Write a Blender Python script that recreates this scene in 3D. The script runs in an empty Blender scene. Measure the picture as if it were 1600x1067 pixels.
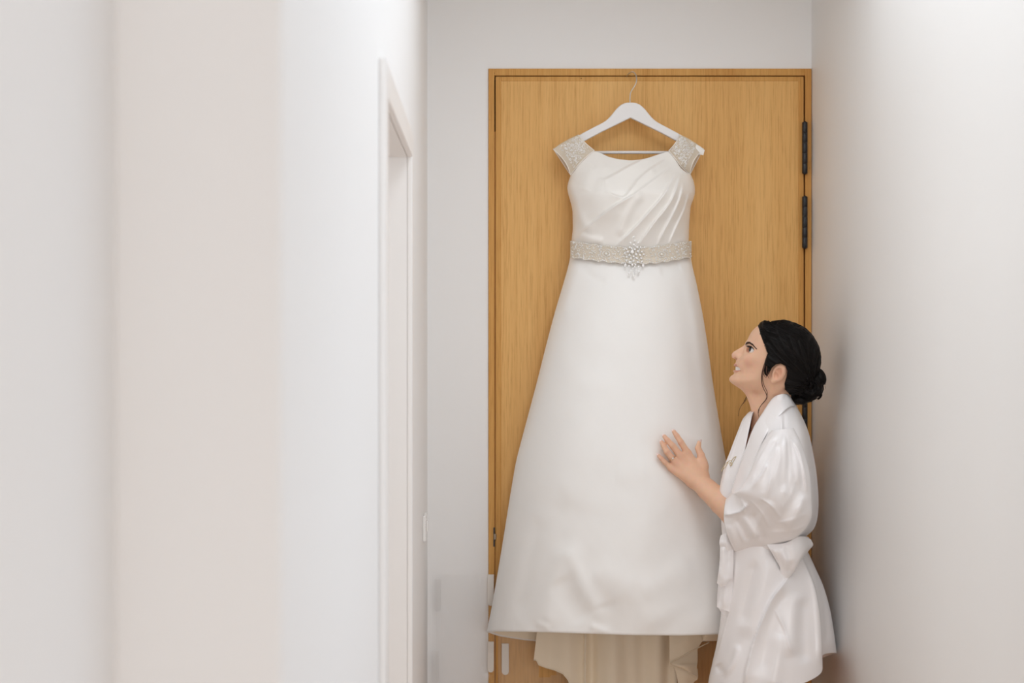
import bpy, bmesh, math, random
import numpy as np
from mathutils import Vector

random.seed(7)
RNG = np.random.default_rng(7)
C = bpy.context.scene.collection
SC = bpy.context.scene

# ------------------------------------------------------------------ camera
F_PX = 2220.0          # focal length in pixels of the 1600 wide frame (50 mm)
CX, CY, CAM_Z = 762.0, 533.0, 1.62
DOOR_Y = 4.15
cam_d = bpy.data.cameras.new('camera')
cam = bpy.data.objects.new('camera', cam_d)
C.objects.link(cam)
cam.location = (0, 0, CAM_Z)
cam.rotation_euler = (math.pi / 2, 0, 0)
cam_d.sensor_width = 36.0
cam_d.lens = F_PX / 1600 * 36
cam_d.shift_x = 38.0 / 1600
cam_d.clip_start = 0.05
cam_d.dof.use_dof = True
cam_d.dof.focus_distance = 3.75
cam_d.dof.aperture_fstop = 2.8
SC.camera = cam

# ------------------------------------------------------------------ light
SC.view_settings.view_transform = 'Standard'
SC.view_settings.look = 'None'
SC.view_settings.gamma = 1.0
SC.view_settings.use_curve_mapping = False
SC.view_settings.exposure = 0.15
SC.cycles.max_bounces = 10
SC.cycles.diffuse_bounces = 7
SC.cycles.transparent_max_bounces = 12
SC.cycles.caustics_reflective = False
SC.cycles.caustics_refractive = False

world = bpy.data.worlds.new('daylight')
SC.world = world
world.use_nodes = True
bg = world.node_tree.nodes['Background']
bg.inputs[0].default_value = (0.93, 0.96, 1.0, 1)
bg.inputs[1].default_value = 0.03


def area_light(name, loc, rot, sx, sy, power, col):
    d = bpy.data.lights.new(name, 'AREA')
    d.shape = 'RECTANGLE'
    d.size, d.size_y = sx, sy
    d.energy = power
    d.color = col
    o = bpy.data.objects.new(name, d)
    o.location = loc
    o.rotation_euler = rot
    C.objects.link(o)
    return o


R90 = math.pi / 2
# added unseen light above the hall, for the dress but not the near return
area_light('added_ceiling_light', (0.50, 2.5, 2.95), (0, 0, 0), 0.6, 1.8, 15.0, (0.91, 0.955, 1.0))
# daylight through the glazed opening in the right wall, just outside the frame
area_light('window_light_right', (1.12, 1.80, 1.4), (0, R90, 0), 2.1, 1.2, 10.2, (0.86, 0.925, 1.0))
# daylight from the big window behind the photographer
area_light('window_light_rear', (0.7, -2.9, 1.7), (R90, 0, 0), 3.4, 1.6, 60.0, (0.945, 0.97, 1.0))
# daylight in the side room on the left
area_light('window_light_side_room', (-2.6, 2.6, 1.6), (0, -R90, 0), 1.6, 1.6, 23.0, (0.93, 0.965, 1.0))


# ------------------------------------------------------------------ helpers
def P(px, py, Y):
    """a point of the photograph (1600 x 1067) at the depth Y, in metres"""
    px = np.asarray(px, float)
    py = np.asarray(py, float)
    Y = np.asarray(Y, float)
    return np.stack(np.broadcast_arrays((px - CX) / F_PX * Y, Y, CAM_Z + (CY - py) / F_PX * Y), -1)


def tag(o, label=None, cat=None, group=None, kind=None):
    if label: o['label'] = label
    if cat: o['category'] = cat
    if group: o['group'] = group
    if kind: o['kind'] = kind
    return o


def obj(name, me, mat=None, parent=None):
    o = bpy.data.objects.new(name, me)
    C.objects.link(o)
    if mat is not None:
        me.materials.append(mat)
    if parent is not None:
        o.parent = parent
        o.matrix_parent_inverse = parent.matrix_world.inverted()
    return o


def empty(name, loc):
    o = bpy.data.objects.new(name, None)
    o.location = loc
    C.objects.link(o)
    o.empty_display_size = 0.05
    bpy.context.view_layer.update()
    return o


def mesh_np(name, verts, faces, smooth=True):
    me = bpy.data.meshes.new(name)
    verts = np.asarray(verts, float).reshape(-1, 3)
    if isinstance(faces, np.ndarray):
        faces = faces.tolist()
    me.from_pydata(verts.tolist(), [], faces)
    if smooth:
        me.polygons.foreach_set('use_smooth', np.ones(len(me.polygons), bool))
    me.update()
    return me


def grid_faces(nv, nu, closed=False, off=0):
    i = np.arange(nv - 1)[:, None]
    j = np.arange(nu if closed else nu - 1)[None, :]
    j2 = (j + 1) % nu
    a = i * nu + j
    b = i * nu + j2
    c = (i + 1) * nu + j2
    d = (i + 1) * nu + j
    return (np.stack([a, b, c, d], -1).reshape(-1, 4) + off)


def grid_mesh(name, pts, closed=False):
    nv, nu = pts.shape[:2]
    return mesh_np(name, pts.reshape(-1, 3), grid_faces(nv, nu, closed))


def cr(ctrl, n, axis=0, closed=False):
    """Catmull-Rom resampling along one axis"""
    a = np.moveaxis(np.asarray(ctrl, float), axis, 0)
    m = len(a)
    if closed:
        t = np.arange(n) / n * m
        i = np.floor(t).astype(int)
        g = lambda k: a[(i + k) % m]
    else:
        t = np.linspace(0, m - 1, n)
        i = np.minimum(np.floor(t).astype(int), m - 2)
        ext = np.concatenate([2 * a[:1] - a[1:2], a, 2 * a[-1:] - a[-2:-1]])
        g = lambda k: ext[i + k + 1]
    f = (t - i).reshape((-1,) + (1,) * (a.ndim - 1))
    p0, p1, p2, p3 = g(-1), g(0), g(1), g(2)
    r = 0.5 * (2 * p1 + (p2 - p0) * f + (2 * p0 - 5 * p1 + 4 * p2 - p3) * f ** 2 + (3 * p1 - p0 - 3 * p2 + p3) * f ** 3)
    return np.moveaxis(r, 0, axis)


def lin(y, ys, xs):
    """interpolation with the corners rounded off"""
    y0, y1 = ys[0], ys[-1]
    t = np.linspace(y0, y1, 400)
    v = np.interp(t, ys, xs)
    k = 41
    ext = np.concatenate([2 * v[0] - v[k:0:-1], v, 2 * v[-1] - v[-2:-k - 2:-1]])
    w = np.hanning(k)
    s = np.convolve(ext, w / w.sum(), 'same')[k:-k]
    return np.interp(y, t, s)


def box_bm(bm, x0, x1, y0, y1, z0, z1, bevel=0.0):
    r = bmesh.ops.create_cube(bm, size=1)
    for v in r['verts']:
        v.co = Vector(((x0 + x1) / 2 + v.co.x * (x1 - x0), (y0 + y1) / 2 + v.co.y * (y1 - y0), (z0 + z1) / 2 + v.co.z * (z1 - z0)))
    if bevel > 0:
        es = list({e for v in r['verts'] for e in v.link_edges})
        bmesh.ops.bevel(bm, geom=es, offset=bevel, segments=2, affect='EDGES', profile=0.5)


def from_bm(name, bm, mat=None, parent=None, smooth=False):
    bmesh.ops.recalc_face_normals(bm, faces=bm.faces)
    me = bpy.data.meshes.new(name)
    bm.to_mesh(me)
    bm.free()
    if smooth:
        me.polygons.foreach_set('use_smooth', np.ones(len(me.polygons), bool))
    return obj(name, me, mat, parent)


def box(name, x0, x1, y0, y1, z0, z1, mat=None, parent=None, bevel=0.0):
    bm = bmesh.new()
    box_bm(bm, x0, x1, y0, y1, z0, z1, bevel)
    return from_bm(name, bm, mat, parent)


def tube_geo(path, rad, n=8):
    """verts, faces of a capped tube along a path (k,3) with radii (k)"""
    path = np.asarray(path, float)
    k = len(path)
    rad = np.broadcast_to(np.asarray(rad, float), (k,))
    tan = np.gradient(path, axis=0)
    tan /= np.linalg.norm(tan, axis=1, keepdims=True) + 1e-12
    up = np.array([0.3, -0.9, 0.2])
    vs = []
    for i in range(k):
        a = np.cross(tan[i], up)
        a /= np.linalg.norm(a) + 1e-12
        b = np.cross(tan[i], a)
        up = -np.cross(tan[i], a) if False else up
        th = np.arange(n) / n * 2 * math.pi
        vs.append(path[i] + rad[i] * (np.cos(th)[:, None] * a + np.sin(th)[:, None] * b))
    vs = np.concatenate(vs)
    fs = grid_faces(k, n, True).tolist()
    fs.append(list(range(n))[::-1])
    fs.append([(k - 1) * n + j for j in range(n)])
    return vs, fs


def tubes_mesh(name, tubes, n=8):
    V, Fc, off = [], [], 0
    for path, rad in tubes:
        v, f = tube_geo(path, rad, n)
        V.append(v)
        Fc += [[i + off for i in q] for q in f]
        off += len(v)
    return mesh_np(name, np.concatenate(V), Fc)


def ico(sub=1):
    bm = bmesh.new()
    bmesh.ops.create_icosphere(bm, subdivisions=sub, radius=1)
    v = np.array([x.co[:] for x in bm.verts])
    f = np.array([[q.index for q in p.verts] for p in bm.faces])
    bm.free()
    return v, f


ICO_V, ICO_F = ico(1)


def balls_mesh(name, pts, rad, squash=1.0, smooth=False):
    pts = np.asarray(pts, float)
    n = len(pts)
    rad = np.broadcast_to(np.asarray(rad, float), (n,))
    sv = ICO_V.copy()
    sv[:, 1] *= squash
    V = pts[:, None, :] + sv[None] * rad[:, None, None]
    Fa = ICO_F[None] + (np.arange(n) * len(ICO_V))[:, None, None]
    return mesh_np(name, V.reshape(-1, 3), Fa.reshape(-1, 3), smooth)


def polydist(px, py, poly):
    """distance to a polyline, signed side (+ = left of its direction on the picture), position 0..1"""
    poly = np.asarray(poly, float)
    best = np.full(px.shape, 1e9)
    side = np.zeros(px.shape)
    tt = np.zeros(px.shape)
    seg = np.linalg.norm(np.diff(poly, axis=0), axis=1)
    cum = np.concatenate([[0], np.cumsum(seg)])
    for i in range(len(poly) - 1):
        a, b = poly[i], poly[i + 1]
        d = b - a
        h = np.clip(((px - a[0]) * d[0] + (py - a[1]) * d[1]) / (d @ d), 0, 1)
        ex, ey = px - a[0] - h * d[0], py - a[1] - h * d[1]
        r = np.hypot(ex, ey)
        m = r < best
        best = np.where(m, r, best)
        side = np.where(m, np.sign(ex * d[1] - ey * d[0]), side)
        tt = np.where(m, (cum[i] + h * seg[i]) / cum[-1], tt)
    return best, side, tt


def smooth01(x):
    x = np.clip(x, 0, 1)
    return x * x * (3 - 2 * x)


def folds(px, py, lst):
    """relief (metres towards the viewer's side of the cloth) of a list of folds
    (polyline, width, height, kind): 'r' round ridge, 'e' pleat edge falling off sharply on its right side"""
    out = np.zeros(px.shape)
    for poly, w, A, kind in lst:
        poly = np.asarray(poly, float)
        if len(poly) > 2:
            poly = cr(poly, len(poly) * 4)
        d, s, t = polydist(px, py, poly)
        taper = smooth01(t / 0.18) * smooth01((1 - t) / 0.18)
        if kind == 'r':
            h = np.exp(-(d / w) ** 2)
        else:
            h = np.where(s > 0, np.exp(-(d / w)), np.exp(-(d / 2.0) ** 2))
        out += A * h * taper
    return out


def wav(px, py, seed, scale, n=10):
    """smooth pseudo random relief -1..1"""
    r = np.random.default_rng(seed)
    o = np.zeros(np.shape(px))
    for _ in range(n):
        a = r.uniform(0, 2 * math.pi)
        k = 2 * math.pi / (scale * r.uniform(0.6, 1.8))
        o = o + np.sin(k * (np.cos(a) * px + np.sin(a) * py) + r.uniform(0, 6.28))
    return o / math.sqrt(n) * 0.8


# ---- implicit surfaces
def smin(a, b, k):
    h = np.clip(0.5 + 0.5 * (b - a) / k, 0, 1)
    return b + (a - b) * h - k * h * (1 - h)


def smax(a, b, k):
    return -smin(-a, -b, k)


def ell(X, c, r, rot=0.0):
    """ellipsoid; rot turns it in the first two axes (degrees)"""
    x, y, z = X[0] - c[0], X[1] - c[1], X[2] - c[2]
    if rot:
        ca, sa = math.cos(math.radians(rot)), math.sin(math.radians(rot))
        x, y = ca * x + sa * y, -sa * x + ca * y
    k0 = np.sqrt((x / r[0]) ** 2 + (y / r[1]) ** 2 + (z / r[2]) ** 2)
    k1 = np.sqrt((x / r[0] ** 2) ** 2 + (y / r[1] ** 2) ** 2 + (z / r[2] ** 2) ** 2) + 1e-9
    return k0 * (k0 - 1) / k1


def cap(X, a, b, ra, rb):
    a, b = np.asarray(a, float), np.asarray(b, float)
    d = b - a
    x, y, z = X[0] - a[0], X[1] - a[1], X[2] - a[2]
    h = np.clip((x * d[0] + y * d[1] + z * d[2]) / (d @ d), 0, 1)
    return np.sqrt((x - h * d[0]) ** 2 + (y - h * d[1]) ** 2 + (z - h * d[2]) ** 2) - (ra + (rb - ra) * h)


def chain(X, pts, rads, k=1.5):
    d = None
    for i in range(len(pts) - 1):
        c = cap(X, pts[i], pts[i + 1], rads[i], rads[i + 1])
        d = c if d is None else smin(d, c, k)
    return d


def poly_sdf(px, py, poly):
    poly = np.asarray(poly, float)
    d = np.full(px.shape, 1e9)
    inside = np.zeros(px.shape, bool)
    n = len(poly)
    for i in range(n):
        a, b = poly[i], poly[(i + 1) % n]
        e = b - a
        wx, wy = px - a[0], py - a[1]
        h = np.clip((wx * e[0] + wy * e[1]) / (e @ e), 0, 1)
        d = np.minimum(d, (wx - h * e[0]) ** 2 + (wy - h * e[1]) ** 2)
        c = ((a[1] > py) != (b[1] > py)) & (px < (b[0] - a[0]) * (py - a[1]) / (b[1] - a[1] + 1e-12) + a[0])
        inside ^= c
    return np.where(inside, -1, 1) * np.sqrt(d)


class PolyTable:
    """2-D signed distance of an outline, looked up with a shift along x"""
    def __init__(self, poly, x0, x1, y0, y1):
        self.x0, self.y0, self.s = x0, y0, 0.25
        xs = np.arange(x0, x1, self.s)
        ys = np.arange(y0, y1, self.s)
        gx, gy = np.meshgrid(xs, ys, indexing='ij')
        self.t = poly_sdf(gx, gy, poly).astype(np.float32)

    def __call__(self, x, y):
        fx = np.clip((x - self.x0) / self.s, 0, self.t.shape[0] - 1.01)
        iy = np.clip(np.rint((y - self.y0) / self.s).astype(int), 0, self.t.shape[1] - 1)
        i0 = fx.astype(int)
        fr = (fx - i0).astype(np.float32)
        return self.t[i0, iy] * (1 - fr) + self.t[i0 + 1, iy] * fr


def grid3(lo, hi, step):
    ax = [np.arange(lo[i], hi[i] + step, step, dtype=np.float32) for i in range(3)]
    X = (ax[0][:, None, None], ax[1][None, :, None], ax[2][None, None, :])
    return ax, X


def surface_nets(ax, V):
    """naive surface nets: verts in grid coordinates, quads"""
    V = V.copy()
    for a_ in range(3):                     # close the surface where it leaves the grid
        for e_ in (0, -1):
            sl = [slice(None)] * 3
            sl[a_] = e_
            V[tuple(sl)] = np.maximum(V[tuple(sl)], 0.3)
    ins = V < 0
    nx, ny, nz = V.shape
    cell = np.zeros((nx - 1, ny - 1, nz - 1), np.int8)
    for dx in (0, 1):
        for dy in (0, 1):
            for dz in (0, 1):
                cell += ins[dx:nx - 1 + dx, dy:ny - 1 + dy, dz:nz - 1 + dz]
    act = (cell > 0) & (cell < 8)
    idx = np.argwhere(act)
    num = -np.ones(act.shape, np.int64)
    num[act] = np.arange(len(idx))
    acc = np.zeros((len(idx), 3))
    cnt = np.zeros(len(idx))
    corners = [(a, b, c) for a in (0, 1) for b in (0, 1) for c in (0, 1)]
    vals = {c: V[idx[:, 0] + c[0], idx[:, 1] + c[1], idx[:, 2] + c[2]].astype(float) for c in corners}
    for c in corners:
        for axn in range(3):
            if c[axn] == 0:
                e = list(c)
                e[axn] = 1
                e = tuple(e)
                v0, v1 = vals[c], vals[e]
                m = (v0 < 0) != (v1 < 0)
                t = np.where(m, v0 / np.where(m, v0 - v1, 1), 0)
                p = np.tile(np.array(c, float), (len(idx), 1))
                p[:, axn] += t
                acc += np.where(m[:, None], p, 0)
                cnt += m
    g = idx + acc / cnt[:, None]
    verts = np.stack([np.interp(g[:, i], np.arange(len(ax[i])), ax[i]) for i in range(3)], -1)
    quads = []
    for axn in range(3):
        o1, o2 = [i for i in range(3) if i != axn]
        sl0 = [slice(None)] * 3
        sl1 = [slice(None)] * 3
        sl0[axn] = slice(0, -1)
        sl1[axn] = slice(1, None)
        ch = ins[tuple(sl0)] != ins[tuple(sl1)]
        e = np.argwhere(ch)
        e = e[(e[:, o1] > 0) & (e[:, o2] > 0) & (e[:, o1] < V.shape[o1] - 1) & (e[:, o2] < V.shape[o2] - 1)]
        if not len(e):
            continue
        def cellid(d1, d2):
            q = e.copy()
            q[:, o1] -= d1
            q[:, o2] -= d2
            return num[q[:, 0], q[:, 1], q[:, 2]]
        q = np.stack([cellid(1, 1), cellid(0, 1), cellid(0, 0), cellid(1, 0)], -1)
        flip = ins[e[:, 0], e[:, 1], e[:, 2]]
        if axn == 1:
            flip = ~flip
        q[~flip] = q[~flip][:, ::-1]
        quads.append(q)
    return verts, np.concatenate(quads)


# ------------------------------------------------------------------ materials
def mat_new(name):
    m = bpy.data.materials.new(name)
    m.use_nodes = True
    nt = m.node_tree
    return m, nt, nt.nodes['Principled BSDF']


def principled(name, col, rough=0.5, spec=0.5, metal=0.0, sheen=0.0, bump=None, vary=None, sss=None):
    """bump=(scale xyz, strength, distance); vary=(scale xyz, amount)"""
    m, nt, b = mat_new(name)
    b.inputs['Base Color'].default_value = (*col, 1)
    b.inputs['Roughness'].default_value = rough
    b.inputs['Specular IOR Level'].default_value = spec
    b.inputs['Metallic'].default_value = metal
    if sheen:
        b.inputs['Sheen Weight'].default_value = sheen
        b.inputs['Sheen Roughness'].default_value = 0.4
    if sss:
        b.inputs['Subsurface Weight'].default_value = sss
        b.inputs['Subsurface Radius'].default_value = (0.010, 0.004, 0.002)
        b.inputs['Subsurface Scale'].default_value = 1.0
    tc = nt.nodes.new('ShaderNodeTexCoord')
    if bump:
        mp = nt.nodes.new('ShaderNodeMapping')
        mp.inputs['Scale'].default_value = bump[0]
        nz = nt.nodes.new('ShaderNodeTexNoise')
        nz.inputs['Scale'].default_value = 1
        nz.inputs['Detail'].default_value = 4
        bp = nt.nodes.new('ShaderNodeBump')
        bp.inputs['Strength'].default_value = bump[1]
        bp.inputs['Distance'].default_value = bump[2]
        nt.links.new(tc.outputs['Object'], mp.inputs[0])
        nt.links.new(mp.outputs[0], nz.inputs['Vector'])
        nt.links.new(nz.outputs['Fac'], bp.inputs['Height'])
        nt.links.new(bp.outputs[0], b.inputs['Normal'])
    if vary:
        mp = nt.nodes.new('ShaderNodeMapping')
        mp.inputs['Scale'].default_value = vary[0]
        nz = nt.nodes.new('ShaderNodeTexNoise')
        nz.inputs['Scale'].default_value = 1
        nz.inputs['Detail'].default_value = 5
        mx = nt.nodes.new('ShaderNodeMixRGB')
        mx.inputs[1].default_value = (*[c * (1 - vary[1]) for c in col], 1)
        mx.inputs[2].default_value = (*[min(1, c * (1 + vary[1])) for c in col], 1)
        nt.links.new(tc.outputs['Object'], mp.inputs[0])
        nt.links.new(mp.outputs[0], nz.inputs['Vector'])
        nt.links.new(nz.outputs['Fac'], mx.inputs[0])
        nt.links.new(mx.outputs[0], b.inputs['Base Color'])
    return m


def wood(name, dark, mid, light, rough=0.42):
    """straight vertical grain: fine streaks plus short pores"""
    m, nt, b = mat_new(name)
    tc = nt.nodes.new('ShaderNodeTexCoord')

    def noise(scale, detail, dist=0.0):
        mp = nt.nodes.new('ShaderNodeMapping')
        mp.inputs['Scale'].default_value = scale
        nz = nt.nodes.new('ShaderNodeTexNoise')
        nz.inputs['Scale'].default_value = 1
        nz.inputs['Detail'].default_value = detail
        nz.inputs['Roughness'].default_value = 0.6
        nz.inputs['Distortion'].default_value = dist
        nt.links.new(tc.outputs['Object'], mp.inputs[0])
        nt.links.new(mp.outputs[0], nz.inputs['Vector'])
        return nz
    a = noise((150, 150, 1.4), 4, 0.2)
    p = noise((380, 380, 12), 3)
    w = noise((9, 9, 0.25), 3)
    ramp = nt.nodes.new('ShaderNodeValToRGB')
    ramp.color_ramp.elements[0].position = 0.25
    ramp.color_ramp.elements[0].color = (*dark, 1)
    ramp.color_ramp.elements[1].position = 0.72
    ramp.color_ramp.elements[1].color = (*light, 1)
    e = ramp.color_ramp.elements.new(0.5)
    e.color = (*mid, 1)
    add = nt.nodes.new('ShaderNodeMath')
    add.operation = 'MULTIPLY_ADD'
    add.inputs[1].default_value = 0.55
    nt.links.new(w.outputs['Fac'], add.inputs[0])
    sc = nt.nodes.new('ShaderNodeMath')
    sc.operation = 'MULTIPLY'
    sc.inputs[1].default_value = 0.45
    nt.links.new(a.outputs['Fac'], sc.inputs[0])
    nt.links.new(sc.outputs[0], add.inputs[2])
    nt.links.new(add.outputs[0], ramp.inputs[0])
    pr = nt.nodes.new('ShaderNodeValToRGB')
    pr.color_ramp.elements[0].position = 0.30
    pr.color_ramp.elements[0].color = (0.80, 0.74, 0.66, 1)
    pr.color_ramp.elements[1].position = 0.52
    pr.color_ramp.elements[1].color = (1, 1, 1, 1)
    nt.links.new(p.outputs['Fac'], pr.inputs[0])
    mul = nt.nodes.new('ShaderNodeMixRGB')
    mul.blend_type = 'MULTIPLY'
    mul.inputs[0].default_value = 0.9
    nt.links.new(ramp.outputs[0], mul.inputs[1])
    nt.links.new(pr.outputs[0], mul.inputs[2])
    nt.links.new(mul.outputs[0], b.inputs['Base Color'])
    bp = nt.nodes.new('ShaderNodeBump')
    bp.inputs['Strength'].default_value = 0.12
    bp.inputs['Distance'].default_value = 0.0006
    nt.links.new(p.outputs['Fac'], bp.inputs['Height'])
    nt.links.new(bp.outputs[0], b.inputs['Normal'])
    b.inputs['Roughness'].default_value = rough
    b.inputs['Specular IOR Level'].default_value = 0.25
    return m


def sheer(name, col, alpha, rough=0.6):
    m, nt, b = mat_new(name)
    b.inputs['Base Color'].default_value = (*col, 1)
    b.inputs['Roughness'].default_value = rough
    b.inputs['Alpha'].default_value = alpha
    return m


def clear_sheet(name, haze, gloss):
    m, nt, b = mat_new(name)
    nt.nodes.remove(b)
    out = nt.nodes['Material Output']
    tr = nt.nodes.new('ShaderNodeBsdfTransparent')
    df = nt.nodes.new('ShaderNodeBsdfDiffuse')
    df.inputs[0].default_value = (0.80, 0.77, 0.72, 1)
    gl = nt.nodes.new('ShaderNodeBsdfGlossy')
    gl.inputs['Roughness'].default_value = 0.12
    fr = nt.nodes.new('ShaderNodeFresnel')
    fr.inputs[0].default_value = 1.45
    ml = nt.nodes.new('ShaderNodeMath')
    ml.operation = 'MULTIPLY'
    ml.inputs[1].default_value = gloss
    m1 = nt.nodes.new('ShaderNodeMixShader')
    m1.inputs[0].default_value = haze
    m2 = nt.nodes.new('ShaderNodeMixShader')
    nt.links.new(tr.outputs[0], m1.inputs[1])
    nt.links.new(df.outputs[0], m1.inputs[2])
    nt.links.new(fr.outputs[0], ml.inputs[0])
    nt.links.new(ml.outputs[0], m2.inputs[0])
    nt.links.new(m1.outputs[0], m2.inputs[1])
    nt.links.new(gl.outputs[0], m2.inputs[2])
    nt.links.new(m2.outputs[0], out.inputs[0])
    return m


M = {}
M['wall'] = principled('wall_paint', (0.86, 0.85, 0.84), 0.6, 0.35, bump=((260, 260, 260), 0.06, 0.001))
M['wall_dimmed'] = principled('wall_paint_dimmed', (0.80, 0.79, 0.775), 0.6, 0.35, bump=((260, 260, 260), 0.06, 0.001))  # same wall paint, darkened to offset excess light on the right wall
M['ceiling'] = principled('ceiling_paint', (0.84, 0.83, 0.81), 0.8, 0.2, bump=((120, 120, 120), 0.05, 0.001))
M['trim'] = principled('trim_enamel', (0.84, 0.82, 0.80), 0.35, 0.5, bump=((40, 40, 40), 0.02, 0.001))
M['floor'] = principled('floor_timber', (0.56, 0.38, 0.25), 0.4, 0.4, vary=((30, 1.5, 10), 0.3))
M['door'] = wood('door_veneer', (0.64, 0.34, 0.105), (0.75, 0.43, 0.15), (0.83, 0.51, 0.20), 0.55)
M['lip'] = wood('door_solid_timber', (0.52, 0.235, 0.055), (0.64, 0.335, 0.095), (0.74, 0.42, 0.14), 0.55)
M['gap'] = principled('shadow_gap', (0.03, 0.015, 0.008), 0.9, 0.1, vary=((5, 5, 5), 0.2))
M['black'] = principled('black_hinge', (0.012, 0.012, 0.014), 0.38, 0.5, bump=((200, 200, 200), 0.05, 0.001))
M['steel'] = principled('hook_steel', (0.62, 0.58, 0.52), 0.3, 0.5, 1.0, vary=((40, 40, 40), 0.1))
M['brass'] = principled('latch_metal', (0.25, 0.20, 0.15), 0.35, 0.5, 1.0, vary=((60, 60, 60), 0.2))
M['hanger'] = principled('hanger_paint', (0.84, 0.82, 0.81), 0.32, 0.5, bump=((30, 30, 60), 0.03, 0.001))
M['plate'] = principled('switch_plastic', (0.86, 0.84, 0.82), 0.25, 0.5, vary=((20, 20, 20), 0.02))
M['satin'] = principled('ivory_satin', (0.90, 0.87, 0.825), 0.28, 0.5, sheen=0.15, bump=((420, 420, 420), 0.05, 0.0008), vary=((14, 14, 14), 0.015))
M['matte_satin'] = principled('ivory_duchess_satin', (0.92, 0.905, 0.88), 0.46, 0.3, sheen=0.15, bump=((500, 500, 300), 0.09, 0.0008), vary=((8, 8, 8), 0.012))
M['lining'] = principled('cream_lining', (0.90, 0.80, 0.64), 0.6, 0.25, bump=((400, 400, 400), 0.05, 0.001), vary=((10, 10, 10), 0.03))
M['tulle'] = sheer('illusion_tulle', (0.78, 0.70, 0.58), 0.74)
M['lace'] = principled('lace_band', (0.72, 0.645, 0.54), 0.6, 0.3, bump=((300, 300, 300), 0.5, 0.003), vary=((260, 260, 260), 0.16))
M['bead'] = principled('silver_glass_beads', (0.93, 0.90, 0.85), 0.10, 0.9, 0.05, vary=((300, 300, 300), 0.18))
M['crystal'] = principled('crystal', (0.97, 0.96, 0.94), 0.05, 1.0, 0.3, vary=((200, 200, 200), 0.08))
M['pearl'] = principled('pearl', (0.88, 0.85, 0.79), 0.2, 0.7, 0.0, vary=((200, 200, 200), 0.05))
M['robe'] = principled('white_silk_satin', (0.95, 0.925, 0.925), 0.24, 0.55, sheen=0.2, bump=((300, 300, 300), 0.04, 0.0008), vary=((10, 10, 10), 0.012))
M['gold'] = principled('gold_thread', (0.72, 0.58, 0.30), 0.4, 0.5, 0.5, vary=((300, 300, 300), 0.15))
M['ring'] = principled('gold_ring', (0.80, 0.58, 0.36), 0.2, 0.5, 1.0, vary=((300, 300, 300), 0.1))
M['plastic'] = clear_sheet('clear_plastic', 0.03, 0.8)
M['plastic_scuffed'] = clear_sheet('scuffed_clear_plastic', 0.13, 0.7)
M['strip'] = principled('adhesive_strip', (0.82, 0.78, 0.72), 0.5, 0.4, vary=((60, 60, 60), 0.03))
M['strip_clear'] = clear_sheet('clear_adhesive_strip', 0.03, 0.35)
M['hair'] = principled('dark_hair', (0.005, 0.0035, 0.003), 0.5, 0.15, bump=((500, 500, 120), 0.25, 0.001), vary=((60, 60, 60), 0.4))
M['hair_loose'] = principled('loose_dark_brown_hair', (0.10, 0.042, 0.026), 0.45, 0.4, vary=((60, 60, 60), 0.3))
M['brow'] = principled('brow_hair', (0.07, 0.035, 0.022), 0.6, 0.2, vary=((300, 300, 300), 0.4))
M['lash'] = principled('lash_black', (0.015, 0.01, 0.01), 0.5, 0.2, vary=((300, 300, 300), 0.3))
M['teeth'] = principled('teeth', (0.95, 0.92, 0.87), 0.2, 0.5, vary=((200, 200, 200), 0.03))
M['nail'] = principled('nail_polish', (0.88, 0.71, 0.68), 0.15, 0.7, vary=((200, 200, 200), 0.06))


def skin_mat():
    m, nt, b = mat_new('skin')
    at = nt.nodes.new('ShaderNodeAttribute')
    at.attribute_name = 'skin_colour'
    nz = nt.nodes.new('ShaderNodeTexNoise')
    nz.inputs['Scale'].default_value = 90
    nz.inputs['Detail'].default_value = 4
    tc = nt.nodes.new('ShaderNodeTexCoord')
    nt.links.new(tc.outputs['Object'], nz.inputs['Vector'])
    mx = nt.nodes.new('ShaderNodeMixRGB')
    mx.blend_type = 'MULTIPLY'
    mx.inputs[0].default_value = 0.12
    nt.links.new(at.outputs['Color'], mx.inputs[1])
    nt.links.new(nz.outputs['Color'], mx.inputs[2])
    nt.links.new(mx.outputs[0], b.inputs['Base Color'])
    b.inputs['Roughness'].default_value = 0.5
    b.inputs['Specular IOR Level'].default_value = 0.35
    b.inputs['Subsurface Weight'].default_value = 0.12
    b.inputs['Subsurface Radius'].default_value = (0.008, 0.003, 0.0015)
    b.inputs['Subsurface Scale'].default_value = 1.0
    return m


def eye_mat():
    """white eyeball with a dark brown iris facing the object's -X"""
    m, nt, b = mat_new('eyeball')
    tc = nt.nodes.new('ShaderNodeTexCoord')
    sx = nt.nodes.new('ShaderNodeSeparateXYZ')
    nt.links.new(tc.outputs['Object'], sx.inputs[0])
    rp = nt.nodes.new('ShaderNodeValToRGB')
    rp.color_ramp.interpolation = 'LINEAR'
    el = rp.color_ramp.elements
    el[0].position, el[0].color = 0.0, (0.008, 0.005, 0.004, 1)
    el[1].position, el[1].color = 0.215, (0.83, 0.80, 0.78, 1)
    e = el.new(0.07)
    e.color = (0.02, 0.010, 0.006, 1)
    e = el.new(0.18)
    e.color = (0.012, 0.007, 0.005, 1)
    ad = nt.nodes.new('ShaderNodeMath')
    ad.operation = 'MULTIPLY_ADD'
    ad.inputs[1].default_value = 1.0 / 0.0125
    ad.inputs[2].default_value = 1.0
    nt.links.new(sx.outputs['X'], ad.inputs[0])
    nt.links.new(ad.outputs[0], rp.inputs[0])
    nt.links.new(rp.outputs[0], b.inputs['Base Color'])
    b.inputs['Roughness'].default_value = 0.08
    return m


M['skin'] = skin_mat()
M['eye'] = eye_mat()

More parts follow.
